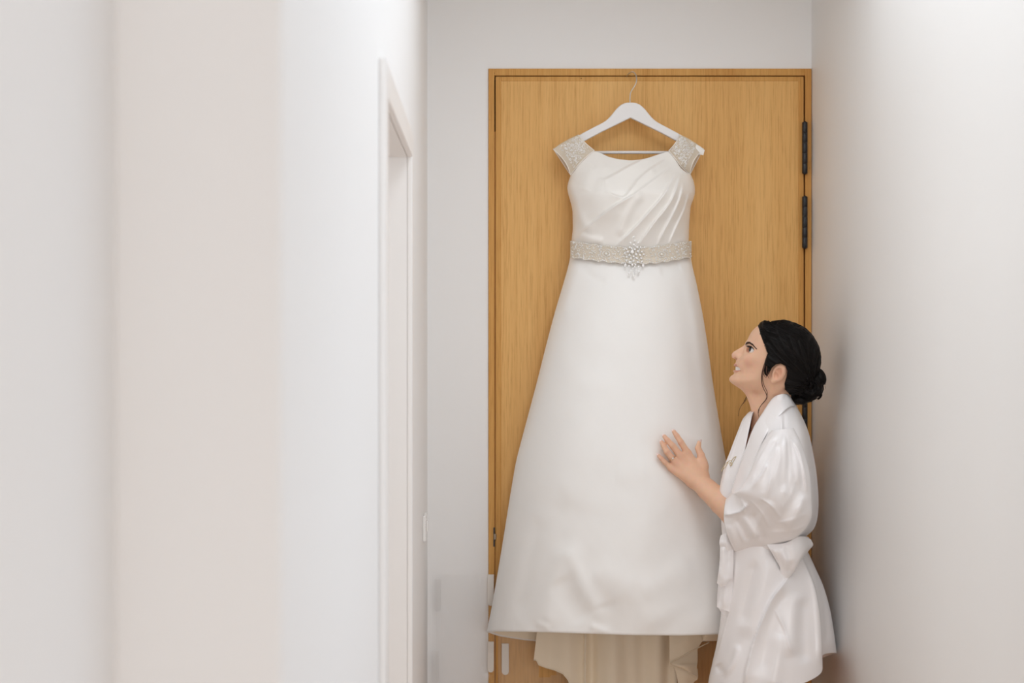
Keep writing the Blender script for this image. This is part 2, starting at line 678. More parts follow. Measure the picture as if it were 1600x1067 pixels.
# ------------------------------------------------------------------ the room
XL, XR = -0.176, 0.946           # hall walls
XN = -0.3165                     # nearer stretch of the left wall
CEIL = 2.75
OY0, OY1, OZ = 2.35, 3.10, 2.022  # doorway in the left wall
WT = 0.12

floor = box('floor', -3.6, 3.2, -3.2, 4.6, -0.08, 0.0, M['floor'])
tag(floor, kind='structure')
bm = bmesh.new()
box_bm(bm, -3.6, -0.1, -3.2, 4.6, CEIL, CEIL + 0.08)
box_bm(bm, 0.9, 3.2, -3.2, 4.6, CEIL, CEIL + 0.08)
box_bm(bm, -0.1, 0.9, -3.2, 1.3, CEIL, CEIL + 0.08)      # hole left between these two for the added ceiling light
box_bm(bm, -0.1, 0.9, 3.4, 4.6, CEIL, CEIL + 0.08)
ceil = from_bm('ceiling', bm, M['ceiling'])
tag(ceil, kind='structure')

# wall with the timber door; the door frame sits in its opening
DX0, DX1 = float(P(763, 0, DOOR_Y)[0]), float(P(1267.5, 0, DOOR_Y)[0])
DZ = float(P(0, 107, DOOR_Y)[2])
bm = bmesh.new()
box_bm(bm, -3.4, DX0, DOOR_Y, DOOR_Y + 0.14, 0, CEIL)
box_bm(bm, DX0, XR + 0.12, DOOR_Y, DOOR_Y + 0.14, DZ, CEIL)
tag(from_bm('wall_back', bm, M['wall']), kind='structure')

# right wall: solid at the far end, then the glazed opening beside the photographer
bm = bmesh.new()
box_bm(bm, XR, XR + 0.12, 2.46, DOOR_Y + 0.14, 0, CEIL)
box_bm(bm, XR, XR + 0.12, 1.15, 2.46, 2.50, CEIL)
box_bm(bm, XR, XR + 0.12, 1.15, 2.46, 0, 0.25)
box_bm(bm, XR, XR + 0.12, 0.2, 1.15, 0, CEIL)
tag(from_bm('wall_right', bm, M['wall_dimmed']), kind='structure')

bm = bmesh.new()
LT = 0.018                       # thickness of the timber lining in the doorway
box_bm(bm, XL - WT, XL, 1.21, OY0 - LT, 0, CEIL)
box_bm(bm, XL - WT, XL, OY0 - LT, OY1 + LT, OZ + LT, CEIL)
box_bm(bm, XL - WT, XL, OY1 + LT, DOOR_Y, 0, CEIL)
box_bm(bm, XN - WT, XL - WT, 1.21, 1.33, 0, CEIL)     # the return facing the photographer
box_bm(bm, XN - WT, XN, -1.2, 1.21, 0, CEIL)          # nearer stretch, set back
tag(from_bm('wall_left', bm, M['wall']), kind='structure')

# side room behind the doorway
bm = bmesh.new()
box_bm(bm, -3.4, -3.28, 1.33, DOOR_Y, 0, CEIL)
box_bm(bm, -3.4, XN - WT, 1.21, 1.33, 0, CEIL)
tag(from_bm('wall_side_room', bm, M['wall']), kind='structure')
# living room behind the photographer
bm = bmesh.new()
box_bm(bm, -3.4, 3.1, -3.12, -3.0, 0, 0.9)
box_bm(bm, -3.4, 3.1, -3.12, -3.0, 2.5, CEIL)
box_bm(bm, -3.4, -1.2, -3.12, -3.0, 0.9, 2.5)
box_bm(bm, 2.6, 3.1, -3.12, -3.0, 0.9, 2.5)
box_bm(bm, -3.4, -3.28, -3.0, 1.21, 0, CEIL)
box_bm(bm, 3.0, 3.12, -3.0, 0.2, 0, CEIL)
box_bm(bm, XR + 0.12, 3.12, 0.2, 0.32, 0, CEIL)
tag(from_bm('wall_rear', bm, M['wall']), kind='structure')

# plain lining around the side doorway, standing 12 mm proud
AW, AP = 0.057, 0.012
bm = bmesh.new()
box_bm(bm, XL, XL + AP, OY0 - AW, OY0, 0, OZ + AW, 0.003)
box_bm(bm, XL, XL + AP, OY1, OY1 + AW, 0, OZ + AW, 0.003)
box_bm(bm, XL, XL + AP, OY0, OY1, OZ, OZ + AW, 0.003)
trim = from_bm('trim_1', bm, M['trim'])
tag(trim, kind='structure')
for x0, x1, y0, y1, z0, z1, nm in ((XL - WT, XL, OY0 - LT, OY0, 0, OZ, 'jamb'), (XL - WT, XL, OY1, OY1 + LT, 0, OZ, 'jamb'),
                                  (XL - WT, XL, OY0 - LT, OY1 + LT, OZ, OZ + LT, 'head_lining')):
    box(nm, x0, x1, y0, y1, z0, z1, M['trim'], trim)

# skirting boards
tag(box('baseboard_back', XL, DX0 - 0.002, DOOR_Y - 0.012, DOOR_Y, 0, 0.09, M['trim'], None, 0.003), kind='structure')
tag(box('baseboard_right', XR - 0.012, XR, 2.46, DOOR_Y - 0.02, 0, 0.09, M['trim'], None, 0.003), kind='structure')

# ------------------------------------------------------------------ timber door
door = empty('door_1', ((DX0 + DX1) / 2, DOOR_Y, 0))
tag(door, kind='structure')
fY0, fY1 = DOOR_Y - 0.006, DOOR_Y + 0.12
xi0, xi1 = float(P(772.5, 0, DOOR_Y)[0]), float(P(1257.5, 0, DOOR_Y)[0])
zi = float(P(0, 118, DOOR_Y)[2])
box('frame_stile', DX0 + 0.0005, xi0, fY0, fY1, 0, DZ - 0.0005, M['lip'], door, 0.001)
box('frame_stile', xi1, DX1 - 0.0005, fY0, fY1, 0, DZ - 0.0005, M['lip'], door, 0.001)
box('frame_head', xi0, xi1, fY0, fY1, zi, DZ - 0.0005, M['lip'], door, 0.001)
box('frame_rebate', xi0, xi1, DOOR_Y + 0.06, DOOR_Y + 0.10, 0, zi, M['gap'], door)
zst = float(P(0, 205, DOOR_Y)[2])
box('door_stop', xi0, xi0 + 0.012, DOOR_Y + 0.003, DOOR_Y + 0.06, 0, zst, M['lip'], door)
lx0, lx1 = float(P(774.3, 0, DOOR_Y)[0]), float(P(1255.3, 0, DOOR_Y)[0])
lz = float(P(0, 119.6, DOOR_Y)[2])
lf = DOOR_Y - 0.004
bm = bmesh.new()
ew = 0.0165
box_bm(bm, lx0 + ew, lx1 - ew, lf, lf + 0.042, 0.012, lz - ew * 0.8)
leaf = from_bm('door_leaf', bm, M['door'], door)
for nm, a in (('edge_strip', (lx0, lx0 + ew, 0.012, lz)), ('edge_strip', (lx1 - ew, lx1, 0.012, lz)), ('edge_strip', (lx0 + ew, lx1 - ew, lz - ew * 0.8, lz))):
    box(nm, a[0], a[1], lf - 0.0008, lf + 0.042, a[2], a[3], M['lip'], leaf, 0.0012)
# hinges: long black knuckles
for y0, y1 in ((191, 271), (307, 387), (600, 690), (1300, 1380)):
    z1, z0 = float(P(0, y0, 4.14)[2]), float(P(0, y1, 4.14)[2])
    hx = float(P(1257.5, 0, 4.135)[0])
    V, Fc, off = [], [], 0
    n = 5
    for k in range(n):
        a, b = z0 + (z1 - z0) * k / n, z0 + (z1 - z0) * (k + 1) / n
        path = np.array([[hx, 4.135, a + 0.0001], [hx, 4.135, a + 0.0007], [hx, 4.135, b - 0.0007], [hx, 4.135, b - 0.0001]])
        v, f = tube_geo(path, [0.0072, 0.0078, 0.0078, 0.0072], 14)
        V.append(v)
        Fc += [[i + off for i in q] for q in f]
        off += len(v)
    hg = obj('hinge', mesh_np('hinge', np.concatenate(V), Fc, True), M['black'], door)
    for f_ in (0.02, 0.98):
        bmn = balls_mesh('pin_tip', [[hx, 4.135, z0 + (z1 - z0) * f_]], 0.0074, smooth=True)
        obj('pin_tip', bmn, M['black'], hg)
# latch in the left gap
zl = float(P(0, 838, DOOR_Y)[2])
lt = box('strike_plate', xi0 - 0.003, xi0 + 0.001, fY0 - 0.0015, DOOR_Y + 0.03, zl - 0.028, zl + 0.028, M['black'], door)
box('latch_bolt', xi0 - 0.002, lx0 + 0.002, fY0 - 0.002, DOOR_Y + 0.02, zl - 0.008, zl + 0.009, M['brass'], lt, 0.001)
# nail holes
nails = [(773, 114), (765, 187), (908, 122), (1264, 223), (1265, 262), (1264, 374)]
pts = [P(x, y, fY0 + 0.0005) for x, y in nails]
nh = obj('nail_holes', balls_mesh('nail_holes', pts, 0.0017, 0.4), M['gap'], door)
nh['kind'] = 'stuff'

# ------------------------------------------------------------------ light switch
swY = 762 - 661.5
sy = 0.176 * F_PX / swY
sz1, sz0 = CAM_Z - (803 - 533) / F_PX * sy, CAM_Z - (843 - 533) / F_PX * sy
sw = empty('light_switch', (XL, sy, (sz0 + sz1) / 2))
tag(sw, 'white plastic light switch on the left wall by the room corner', 'switch')
box('plate', XL, XL + 0.008, sy - 0.04, sy + 0.04, sz0, sz1, M['plate'], sw, 0.003)
rk = box('rocker', XL + 0.008, XL + 0.0125, sy + 0.002, sy + 0.022, (sz0 + sz1) / 2 - 0.013, (sz0 + sz1) / 2 + 0.016, M['plate'], sw, 0.002)


# ------------------------------------------------------------------ clear plastic sheets and their strips
def strip_mesh(name, x0, x1, y0, y1, Y, th=0.0022):
    """flat adhesive strip, square top and round bottom, in the plane Y"""
    a, b = P(x0, y0, Y), P(x1, y1, Y)
    xa, xb, zt, zb = a[0], b[0], a[2], b[2]
    r = (xb - xa) / 2
    out = [(xa, zt), (xb, zt)]
    for k in range(0, 11):
        t = -math.pi * k / 10
        out.append(((xa + xb) / 2 + r * math.cos(t), zb + r + r * math.sin(t)))
    n = len(out)
    v = [(x, Y, z) for x, z in out] + [(x, Y + th, z) for x, z in out]
    f = [list(range(n)), list(range(2 * n - 1, n - 1, -1))] + [[i, i + n, (i + 1) % n + n, (i + 1) % n] for i in range(n)]
    return mesh_np(name, v, f, False)


def sheet(x0, x1, y0, y1, Yf, hole=None, seed=1, creases=()):
    nx, ny = 50, 60
    xs, ys = np.linspace(x0, x1, nx), np.linspace(y0, y1, ny)
    gx, gy = np.meshgrid(xs, ys)
    rel = 0.0010 * wav(gx, gy, seed, 90) + folds(gx, gy, creases)
    Y = Yf - np.clip(0.0035 + rel, 0.001, 0.03)
    pts = P(gx, gy, Y)
    fc = grid_faces(ny, nx)
    if hole:
        cxm = (gx[:-1, :-1] + gx[1:, 1:]) / 2
        cym = (gy[:-1, :-1] + gy[1:, 1:]) / 2
        keep = poly_sdf(cxm, cym, hole).reshape(-1) > 0
        fc = fc[keep]
    return mesh_np('clear_sheet', pts.reshape(-1, 3), fc)


ws = obj('plastic_sheet', sheet(681, 775, 897, 1180, DOOR_Y - 0.006, None, 3,
         [([(690, 1010), (688, 975), (694, 955), (703, 985), (703, 1005)], 3.0, 0.006, 'r'), ([(690, 1020), (682, 990), (688, 966)], 2.5, 0.004, 'r'),
          ([(755, 1040), (750, 1055), (770, 1062)], 3, 0.005, 'r'), ([(752, 905), (745, 930), (750, 945)], 3, 0.004, 'r'), ([(690, 896), (700, 898)], 2.5, 0.006, 'r')]), M['plastic'])
tag(ws, 'clear plastic guard sheet stuck on the wall left of the wooden door', 'plastic sheet', 'clear plastic guard sheets')
for a in ((679, 689, 905, 955), (674, 686, 1017, 1066)):
    obj('adhesive_strip', strip_mesh('adhesive_strip', *a, DOOR_Y - 0.013), M['strip_clear'], ws)
for a in ((762, 771.5, 897, 946), (762, 771.5, 1002, 1050)):
    obj('adhesive_strip', strip_mesh('adhesive_strip', *a, DOOR_Y - 0.0098), M['strip'], ws)
hole = [(841, 1030), (868, 1030), (867, 1050), (862, 1058), (846, 1058), (842, 1050)]
dsheet = obj('plastic_sheet', sheet(778, 1225, 985, 1180, DOOR_Y - 0.005, hole, 5,
             [([(806, 1020), (812, 1012), (822, 1030)], 3, 0.002, 'r')]), M['plastic_scuffed'])
tag(dsheet, 'clear plastic guard sheet stuck on the wooden door behind the gown train', 'plastic sheet', 'clear plastic guard sheets')
for a in ((784, 795, 1005, 1054), (1180, 1191, 1005, 1054)):
    obj('adhesive_strip', strip_mesh('adhesive_strip', *a, DOOR_Y - 0.0095), M['strip'], dsheet)
# ------------------------------------------------------------------ clothes hanger
HY = 4.085                       # depth of the hanger's middle plane


def outline_solid(name, pts2, Yc, th, bevel, mat, parent):
    """a closed picture outline extruded to a board of thickness th at depth Yc"""
    bm = bmesh.new()
    fr = [bm.verts.new(P(x, y, Yc) - np.array([0, th / 2, 0])) for x, y in pts2]
    f = bm.faces.new(fr)
    r = bmesh.ops.extrude_face_region(bm, geom=[f])
    bmesh.ops.translate(bm, verts=[g for g in r['geom'] if isinstance(g, bmesh.types.BMVert)], vec=(0, th, 0))
    bmesh.ops.recalc_face_normals(bm, faces=bm.faces)
    es = [e for e in bm.edges if len(e.link_faces) == 2 and e.calc_face_angle() > 1.0]
    if bevel:
        bmesh.ops.bevel(bm, geom=es, offset=bevel, segments=3, affect='EDGES', profile=0.5)
    return from_bm(name, bm, mat, parent)


hang = empty('clothes_hanger', P(985, 240, HY))
tag(hang, 'white wooden clothes hanger hooked over the top of the door', 'hanger')
up = cr(np.array([(876, 236), (884, 226), (905, 211), (925, 200), (944, 190), (954, 181), (963, 170), (973, 162), (985, 160),
                  (997, 162), (1007, 170), (1016, 181), (1026, 190), (1046, 201), (1064, 211), (1084, 226), (1094, 236)], float), 70)
lo = np.array([(1094, 244), (1082, 236), (1060, 222), (1030, 206), (985, 184), (940, 206), (912, 221), (888, 236), (876, 244)], float)
outline_solid('shoulder_bar', np.concatenate([up, lo]), HY, 0.013, 0.003, M['hanger'], hang)
bar = P([896, 985, 1074], [238, 237.6, 238], HY)
obj('trouser_bar', tubes_mesh('trouser_bar', [(bar, 0.0046)], 14), M['hanger'], hang)
hk = cr(np.array([(984.5, 163, HY), (984.5, 150, HY), (986, 143, HY), (992, 133, HY), (994.5, 126, HY), (994, 118, HY + 0.01), (991, 113, HY + 0.02),
                  (987, 112, HY + 0.032), (982, 115, HY + 0.045), (979.5, 118.2, HY + 0.060)], float), 50)
obj('hook', tubes_mesh('hook', [(P(hk[:, 0], hk[:, 1], hk[:, 2]), 0.0017)], 10), M['steel'], hang)

# ------------------------------------------------------------------ wedding dress
DYE = 4.085                      # depth of the side seams
dress = empty('wedding_dress', P(975, 990, 4.0))
tag(dress, 'long ivory satin wedding dress with beaded belt hanging in front of the wooden door', 'dress')

# --- bodice: front shell with draped pleats, and a lower cut back
bL = lambda y: lin(y, [262, 272, 282, 292, 302, 313, 328, 356, 376, 408], [892, 892, 888.5, 886, 887.5, 891, 894.5, 895, 893, 891])
bR = lambda y: lin(y, [262, 272, 282, 293, 301, 309, 322, 348, 378, 408], [1078, 1079, 1084, 1086, 1086, 1084, 1079, 1077, 1076, 1080])
top_x = [886, 892, 897, 904, 912, 920, 927, 936, 950, 967, 985, 1000, 1012, 1026, 1040, 1047, 1052, 1058, 1064, 1072, 1079, 1084]
top_y = [274, 272, 265, 256, 248, 240, 235.5, 238, 244.5, 248.5, 250, 249, 246.5, 242, 237.5, 236, 242, 251, 261, 268, 272, 274]
nu, nv = 190, 150
u = np.linspace(0, 1, nu)
v = np.linspace(0, 1, nv) ** 0.95
x0 = 890 + 190 * u
ytop = np.interp(x0, top_x, top_y)
ytop = np.convolve(np.pad(ytop, 3, mode='edge'), np.ones(7) / 7, 'valid')
py = ytop[None, :] + (402 - ytop)[None, :] * v[:, None]
px = bL(py) + (bR(py) - bL(py)) * u[None, :]
c = (u * 2 - 1)
dep = np.sqrt(np.clip(1 - np.abs(c) ** 2.4, 0, 1))
T = lin(py, [235, 262, 300, 335, 378, 402], [0.030, 0.075, 0.118, 0.120, 0.106, 0.095])
bust = 0.016 * (np.exp(-((px - 940) / 34) ** 2 - ((py - 308) / 34) ** 2) + np.exp(-((px - 1036) / 34) ** 2 - ((py - 306) / 34) ** 2))
pleats = [
    ([(1030, 243), (1006, 249), (985, 259), (962, 272), (945, 280), (932, 276)], 20, 0.0080, 'e'),
    ([(1044, 248), (1020, 262), (1000, 278), (986, 296), (974, 308), (956, 304), (944, 296)], 15, 0.0090, 'e'),
    ([(1054, 256), (1034, 272), (1012, 288), (990, 304), (960, 322), (932, 344), (902, 370)], 15, 0.0100, 'e'),
    ([(1060, 266), (1048, 286), (1036, 306), (1012, 334), (988, 360), (958, 388)], 13, 0.0095, 'e'),
    ([(1064, 270), (1056, 296), (1046, 318), (1024, 346), (1008, 368), (994, 390)], 12, 0.0095, 'e'),
    ([(1069, 282), (1062, 312), (1050, 338), (1036, 364), (1026, 386)], 9, 0.0070, 'e'),
    ([(1078, 296), (1070, 326), (1058, 352), (1044, 384)], 7, 0.0055, 'e'),
    ([(1006, 300), (990, 318), (978, 340), (966, 372)], 7, 0.0050, 'r'),
    ([(894, 300), (902, 330), (914, 352), (930, 366)], 9, 0.0050, 'r'),
    ([(930, 258), (918, 276), (910, 300)], 10, 0.0035, 'r'),
    ([(900, 364), (920, 372), (945, 378)], 6, 0.0050, 'r'),
    ([(1026, 262), (1004, 280), (984, 300)], 6, 0.0030, 'r'),
]
fw = np.clip(dep * 1.6, 0, 1)
Y = DYE - T * dep[None, :] - bust - fw[None, :] * (1.35 * folds(px, py, pleats) + 0.0006 * wav(px + 0.7 * py, py * 0.4, 4, 30))
bod_pts = P(px, py, Y)
bod = obj('bodice', grid_mesh('bodice', bod_pts), M['satin'], dress)
# back of the bodice
nb = 40
ub = np.linspace(0, 1, nb)
vb = np.linspace(0, 1, 30)
yb_top = 272 + 22 * np.sin(math.pi * ub)
pyb = yb_top[None] + (402 - yb_top)[None] * vb[:, None]
pxb = bL(pyb) + (bR(pyb) - bL(pyb)) * ub[None]
Yb = DYE + 0.035 * np.sqrt(np.clip(1 - (2 * ub - 1) ** 2, 0, 1))[None] + 0 * pyb
obj('bodice_back', grid_mesh('bodice_back', P(pxb, pyb, Yb)), M['satin'], dress)

# --- illusion cap sleeves with beading


def quad_patch(A, B, n, m, bulge):
    """ruled patch between two polylines (top A, bottom B) of (px, py, Y)"""
    a, b = cr(np.array(A, float), n), cr(np.array(B, float), n)
    t = np.linspace(0, 1, m)[:, None, None]
    q = a[None] * (1 - t) + b[None] * t
    q[..., 2] -= bulge * np.sin(math.pi * np.linspace(0, 1, m))[:, None] * 1.0
    return q


sleeves = (
    dict(top=[(864.5, 233, 4.075), (876, 225, 4.074), (890, 217, 4.073), (904, 210.5, 4.072)],
         bot=[(891.5, 273, 4.066), (903, 258, 4.048), (914, 246, 4.046), (928.5, 234.5, 4.056)],
         back=[(891.5, 273, 4.092), (897, 268, 4.10), (906, 262, 4.105), (916, 256, 4.105)],
         inner=(904, 211)),
    dict(top=[(1062, 210.5, 4.072), (1074, 216, 4.073), (1087, 224, 4.074), (1099, 232.5, 4.075)],
         bot=[(1045, 235, 4.056), (1055, 247, 4.046), (1065, 260.5, 4.048), (1078, 272.5, 4.066)],
         back=[(1056, 256, 4.105), (1064, 262, 4.105), (1072, 268, 4.10), (1078, 272.5, 4.092)],
         inner=(1063, 211)))
for k, s in enumerate(sleeves):
    root = empty('cap_sleeve', P(s['inner'][0], s['inner'][1], 4.07))
    root.parent = dress
    root.matrix_parent_inverse = dress.matrix_world.inverted()
    q = quad_patch(s['top'], s['bot'], 26, 22, 0.022)
    # outer edges curve in towards the armhole
    tt = np.linspace(0, 1, 22)[:, None]
    uu = np.linspace(0, 1, 26)[None]
    pull = 5.5 * np.sin(math.pi * tt ** 0.9)
    q[..., 0] += pull * ((1 - uu) ** 2 - 0.0) if k == 0 else -pull * uu ** 2
    q[..., 0] += (2.0 * np.sin(math.pi * tt) * uu ** 2) * (-1 if k == 0 else 0) + ((1 - uu) ** 2 * 2.0 * np.sin(math.pi * tt) if k == 1 else 0)
    fpts = P(q[..., 0], q[..., 1], q[..., 2])
    obj('tulle', grid_mesh('tulle', fpts), M['tulle'], root)
    qb = quad_patch([(a, b - 1.0, c_ + 0.022) for a, b, c_ in s['top']], s['back'], 20, 14, -0.008)
    obj('tulle', grid_mesh('tulle', P(qb[..., 0], qb[..., 1], qb[..., 2])), M['tulle'], root)
    # corded edges
    edges = [fpts[:, 0], fpts[:, -1], fpts[-1, :]]
    obj('edge_cord', tubes_mesh('edge_cord', [(e, 0.0012) for e in edges] + [(P(qb[:, 0 if k == 0 else -1, 0], qb[:, 0 if k == 0 else -1, 1], qb[:, 0 if k == 0 else -1, 2]), 0.0012)], 6), M['satin'], root)
    # beads follow the front patch, denser towards the middle
    N = 420
    r = np.random.default_rng(20 + k)
    bu = r.beta(1.2, 1.2, N)
    bv = r.beta(1.1, 1.1, N)
    if k == 0: bu = 0.16 + 0.80 * bu
    else: bu = 0.04 + 0.78 * bu
    bv = 0.04 + 0.88 * bv
    iu, iv = bu * 25, bv * 21
    fi, fj = iv.astype(int), iu.astype(int)
    bp = fpts[fi, fj] * (1 - (iu - fj))[:, None] + fpts[fi, np.minimum(fj + 1, 25)] * (iu - fj)[:, None]
    bp = bp + (fpts[np.minimum(fi + 1, 21), fj] - fpts[fi, fj]) * (iv - fi)[:, None]
    bp[:, 1] -= 0.0012
    rad = r.choice([0.0011, 0.0015, 0.0020, 0.0028], N, p=[0.5, 0.30, 0.14, 0.06])
    bo = obj('beads', balls_mesh('beads', bp, rad, 0.8), M['bead'], root)
    bo['kind'] = 'stuff'
# the tape end sticking out on the right shoulder
q = quad_patch([(1088, 225, 4.070), (1095, 229, 4.070), (1101, 234, 4.072)], [(1086, 238, 4.064), (1095, 241, 4.066), (1099, 242, 4.068)], 8, 5, 0.003)
obj('shoulder_tab', grid_mesh('shoulder_tab', P(q[..., 0], q[..., 1], q[..., 2])), M['satin'], dress)

# --- skirt: one bell of heavy satin, open below
sy_ = [396, 405, 440, 490, 540, 600, 660, 720, 780, 850, 910, 960, 990]
sL = [892, 891, 881, 866, 853, 838, 822, 806, 796, 785, 775, 766, 759.5]
sR = [1078.5, 1079, 1088, 1098, 1106, 1114, 1124, 1134.5, 1145, 1157, 1167, 1175, 1180]
sT = [0.095, 0.10, 0.125, 0.155, 0.180, 0.205, 0.228, 0.246, 0.262, 0.28, 0.29, 0.298, 0.30]


def skirt_Y(px_, py_):
    L, R_, T_ = np.interp(py_, sy_, sL), np.interp(py_, sy_, sR), lin(py_, sy_, sT)
    cc = np.clip((px_ - (L + R_) / 2) / ((R_ - L) / 2), -1, 1)
    return DYE - T_ * np.sqrt(np.clip(1 - np.abs(cc) ** 2.3, 0, 1)) ** 1.05


nuF, nuB, nvS = 200, 60, 170
th = np.concatenate([np.linspace(0, math.pi, nuF, endpoint=False), np.linspace(math.pi, 2 * math.pi, nuB, endpoint=False)])
vS = np.linspace(0, 1, nvS)
front = np.sin(th) >= 0
xn = -np.cos(th)                                        # -1 left ... 1 right
hem_f = np.interp(xn, [-1, -0.93, -0.62, -0.25, 0.1, 0.45, 0.8, 1], [986.5, 985.5, 986.5, 989, 991.5, 992, 989.5, 988])
hem_b = np.interp(xn, [-1, -0.9, -0.75, -0.6, 0, 0.6, 0.72, 1], [986.5, 993, 998, 1001.5, 1003, 1001, 1000, 988])
hem = np.where(front, hem_f, hem_b)
PY = 396 + (hem[None] - 396) * vS[:, None]
SL_, SR_ = lin(PY, sy_, sL), lin(PY, sy_, sR)
k3 = np.ones(9) / 9
PX = (SL_ + SR_) / 2 + (SR_ - SL_) / 2 * xn[None]
fr_Y = skirt_Y(PX, PY)
bk_Y = DYE + 0.03 * np.abs(np.sin(th))[None] * np.minimum(1, 0.4 + vS)[:, None]
skfold = [
    ([(1066, 420), (1082, 470), (1092, 540), (1102, 610), (1113, 700)], 9, 0.007, 'r'),
    ([(1072, 440), (1084, 520), (1096, 610), (1108, 690)], 26, -0.006, 'r'),
    ([(905, 410), (893, 440), (880, 500)], 10, 0.005, 'r'),
    ([(910, 412), (925, 432), (950, 442)], 7, -0.0035, 'r'),
    ([(1030, 424), (1050, 418), (1064, 412)], 8, -0.005, 'r'),
    ([(884, 850), (872, 890), (858, 940), (846, 985)], 16, 0.009, 'r'),
    ([(884, 840), (900, 890), (922, 935), (950, 975)], 13, 0.008, 'r'), ([(870, 900), (890, 940), (910, 975)], 18, -0.006, 'r'),
    ([(918, 880), (960, 912), (1010, 950), (1040, 988)], 30, 0.012, 'r'),
    ([(940, 940), (950, 968), (955, 1000)], 18, -0.006, 'r'),
    ([(1000, 930), (1050, 900), (1085, 880)], 20, 0.006, 'r'),
    ([(1080, 990), (1110, 960), (1124, 900), (1128, 840)], 18, 0.008, 'r'),
    ([(1030, 690), (1010, 760), (1000, 850), (990, 950)], 46, 0.010, 'r'),
    ([(930, 560), (900, 680), (880, 800)], 44, 0.008, 'r'),
    ([(846, 800), (826, 880), (808, 970)], 14, -0.007, 'r'),
    ([(836, 972), (850, 978), (860, 984)], 5, 0.004, 'r'),
    ([(920, 976), (940, 984), (952, 990)], 5, 0.005, 'r'),
    ([(1010, 730), (990, 742), (960, 740)], 16, 0.003, 'r'),
    ([(870, 770), (930, 790), (990, 780)], 22, 0.003, 'r'),
]
wgt = np.clip(np.sin(th) * 2.2, 0, 1)[None]
FY = fr_Y - wgt * (folds(PX, PY, skfold) + 0.0016 * wav(PX, PY, 11, 110) * np.clip(vS * 2, 0, 1)[:, None] + 0.0004 * wav(PX, PY * 0.6, 12, 26))
YY = np.where(front[None], FY, bk_Y)
sk_pts = P(PX, PY, YY)
# the hem is turned under: a narrow rim running back up inside
inn = sk_pts[-1].copy()
cen = inn.mean(0)
rim1 = inn + (cen - inn) * np.array([0.006, 0.012, 0]) + np.array([0, 0, -0.0012])
rim2 = inn + (cen - inn) * np.array([0.010, 0.02, 0]) + np.array([0, 0, 0.003])
sk_all = np.concatenate([sk_pts, rim1[None], rim2[None]])
skirt = obj('skirt', grid_mesh('skirt', sk_all, True), M['matte_satin'], dress)
# lining just inside the bell
li = sk_pts[60::2].copy()
c2 = li.mean(1, keepdims=True)
li = li + (c2 - li) * np.array([0.016, 0.0, 0])
li[..., 1] += np.where(front, 0.007 * np.clip(np.sin(th) * 3, 0, 1), 0.006 * np.sin(th))[None]
li[..., 2] += np.linspace(0, 1, len(li))[:, None] * np.where(front, 0.004, -0.0035)[None]
obj('skirt_lining', grid_mesh('skirt_lining', li, True), M['lining'], dress)

# --- train falling from the back inside the skirt
nt_, nvt = 150, 70
uT = np.linspace(0, 1, nt_)
vT = np.linspace(0, 1, nvt)
hx = [838, 842, 852, 866, 880, 888, 894, 920, 985, 1040, 1056, 1062]
hyv = [1030, 1038, 1042, 1046, 1052, 1062, 1082, 1140, 1175, 1170, 1150, 1142]
txb = np.interp(uT, [0, 0.05, 0.1, 0.2, 0.3, 0.35, 0.4, 0.5, 0.75, 0.92, 0.97, 1], hx)
tyb = np.interp(uT, [0, 0.05, 0.1, 0.2, 0.3, 0.35, 0.4, 0.5, 0.75, 0.92, 0.97, 1], hyv)
TX = np.interp(uT, [0, 1], [846, 1050])[None] * (1 - vT[:, None] ** 0.8) + txb[None] * vT[:, None] ** 0.8
TY = 950 + (tyb[None] - 950) * vT[:, None]
TX[:, 0] = np.interp(TY[:, 0], [950, 990, 1030], [842, 838.5, 834])
TX = np.maximum(TX, np.interp(TY, [950, 990, 1032, 1100], [842, 838.5, 833.5, 833.5]))
TYd = 4.055 - 0.012 * np.sin(TX / 11.5) * np.interp(TX, [850, 890], [0.25, 1]) - folds(TX, TY, [
    ([(915, 940), (914, 1060), (912, 1190)], 9, 0.022, 'e'), ([(924, 940), (924, 1060), (926, 1190)], 7, -0.014, 'r'),
    ([(990, 940), (992, 1060), (994, 1190)], 12, 0.016, 'r'), ([(1044, 940), (1043, 1060), (1042, 1190)], 8, -0.02, 'r'),
    ([(958, 940), (960, 1190)], 22, 0.015, 'r')])
tr = obj('train', grid_mesh('train', P(TX, TY, TYd)), M['lining'], dress)
he = P(TX[-1], TY[-1], TYd[-1] - 0.001)
obj('hem_cord', tubes_mesh('hem_cord', [(he, 0.0018)], 6), M['lining'], tr)
# folded corner of the train on the right: two overlapping flaps
fl1 = np.array([[(1046, 950, 4.035), (1070, 950, 4.025), (1108, 950, 4.03)],
                [(1046, 995, 4.030), (1072, 992, 4.018), (1103, 990, 4.028)],
                [(1046, 1018, 4.028), (1070, 1012, 4.018), (1094, 1006, 4.028)],
                [(1046.5, 1035, 4.024), (1068, 1023, 4.020), (1090, 1013, 4.030)]], float)
q = cr(cr(fl1, 26, 0), 30, 1)
q[..., 2] += 0.0015 * wav(q[..., 0], q[..., 1], 31, 24)
obj('train_fold', grid_mesh('train_fold', P(q[..., 0], q[..., 1], q[..., 2])), M['lining'], tr)
fl2 = np.array([[(1047, 1034, 4.030), (1068, 1022, 4.040), (1090, 1012, 4.048)],
                [(1050, 1037, 4.026), (1068, 1034, 4.030), (1090, 1032, 4.046)],
                [(1054, 1041, 4.028), (1069, 1040, 4.022), (1089, 1040, 4.040)],
                [(1066, 1046, 4.040), (1078, 1050, 4.030), (1088.5, 1056, 4.040)]], float)
q = cr(cr(fl2, 26, 0), 30, 1)
obj('train_fold', grid_mesh('train_fold', P(q[..., 0], q[..., 1], q[..., 2])), M['lining'], tr)
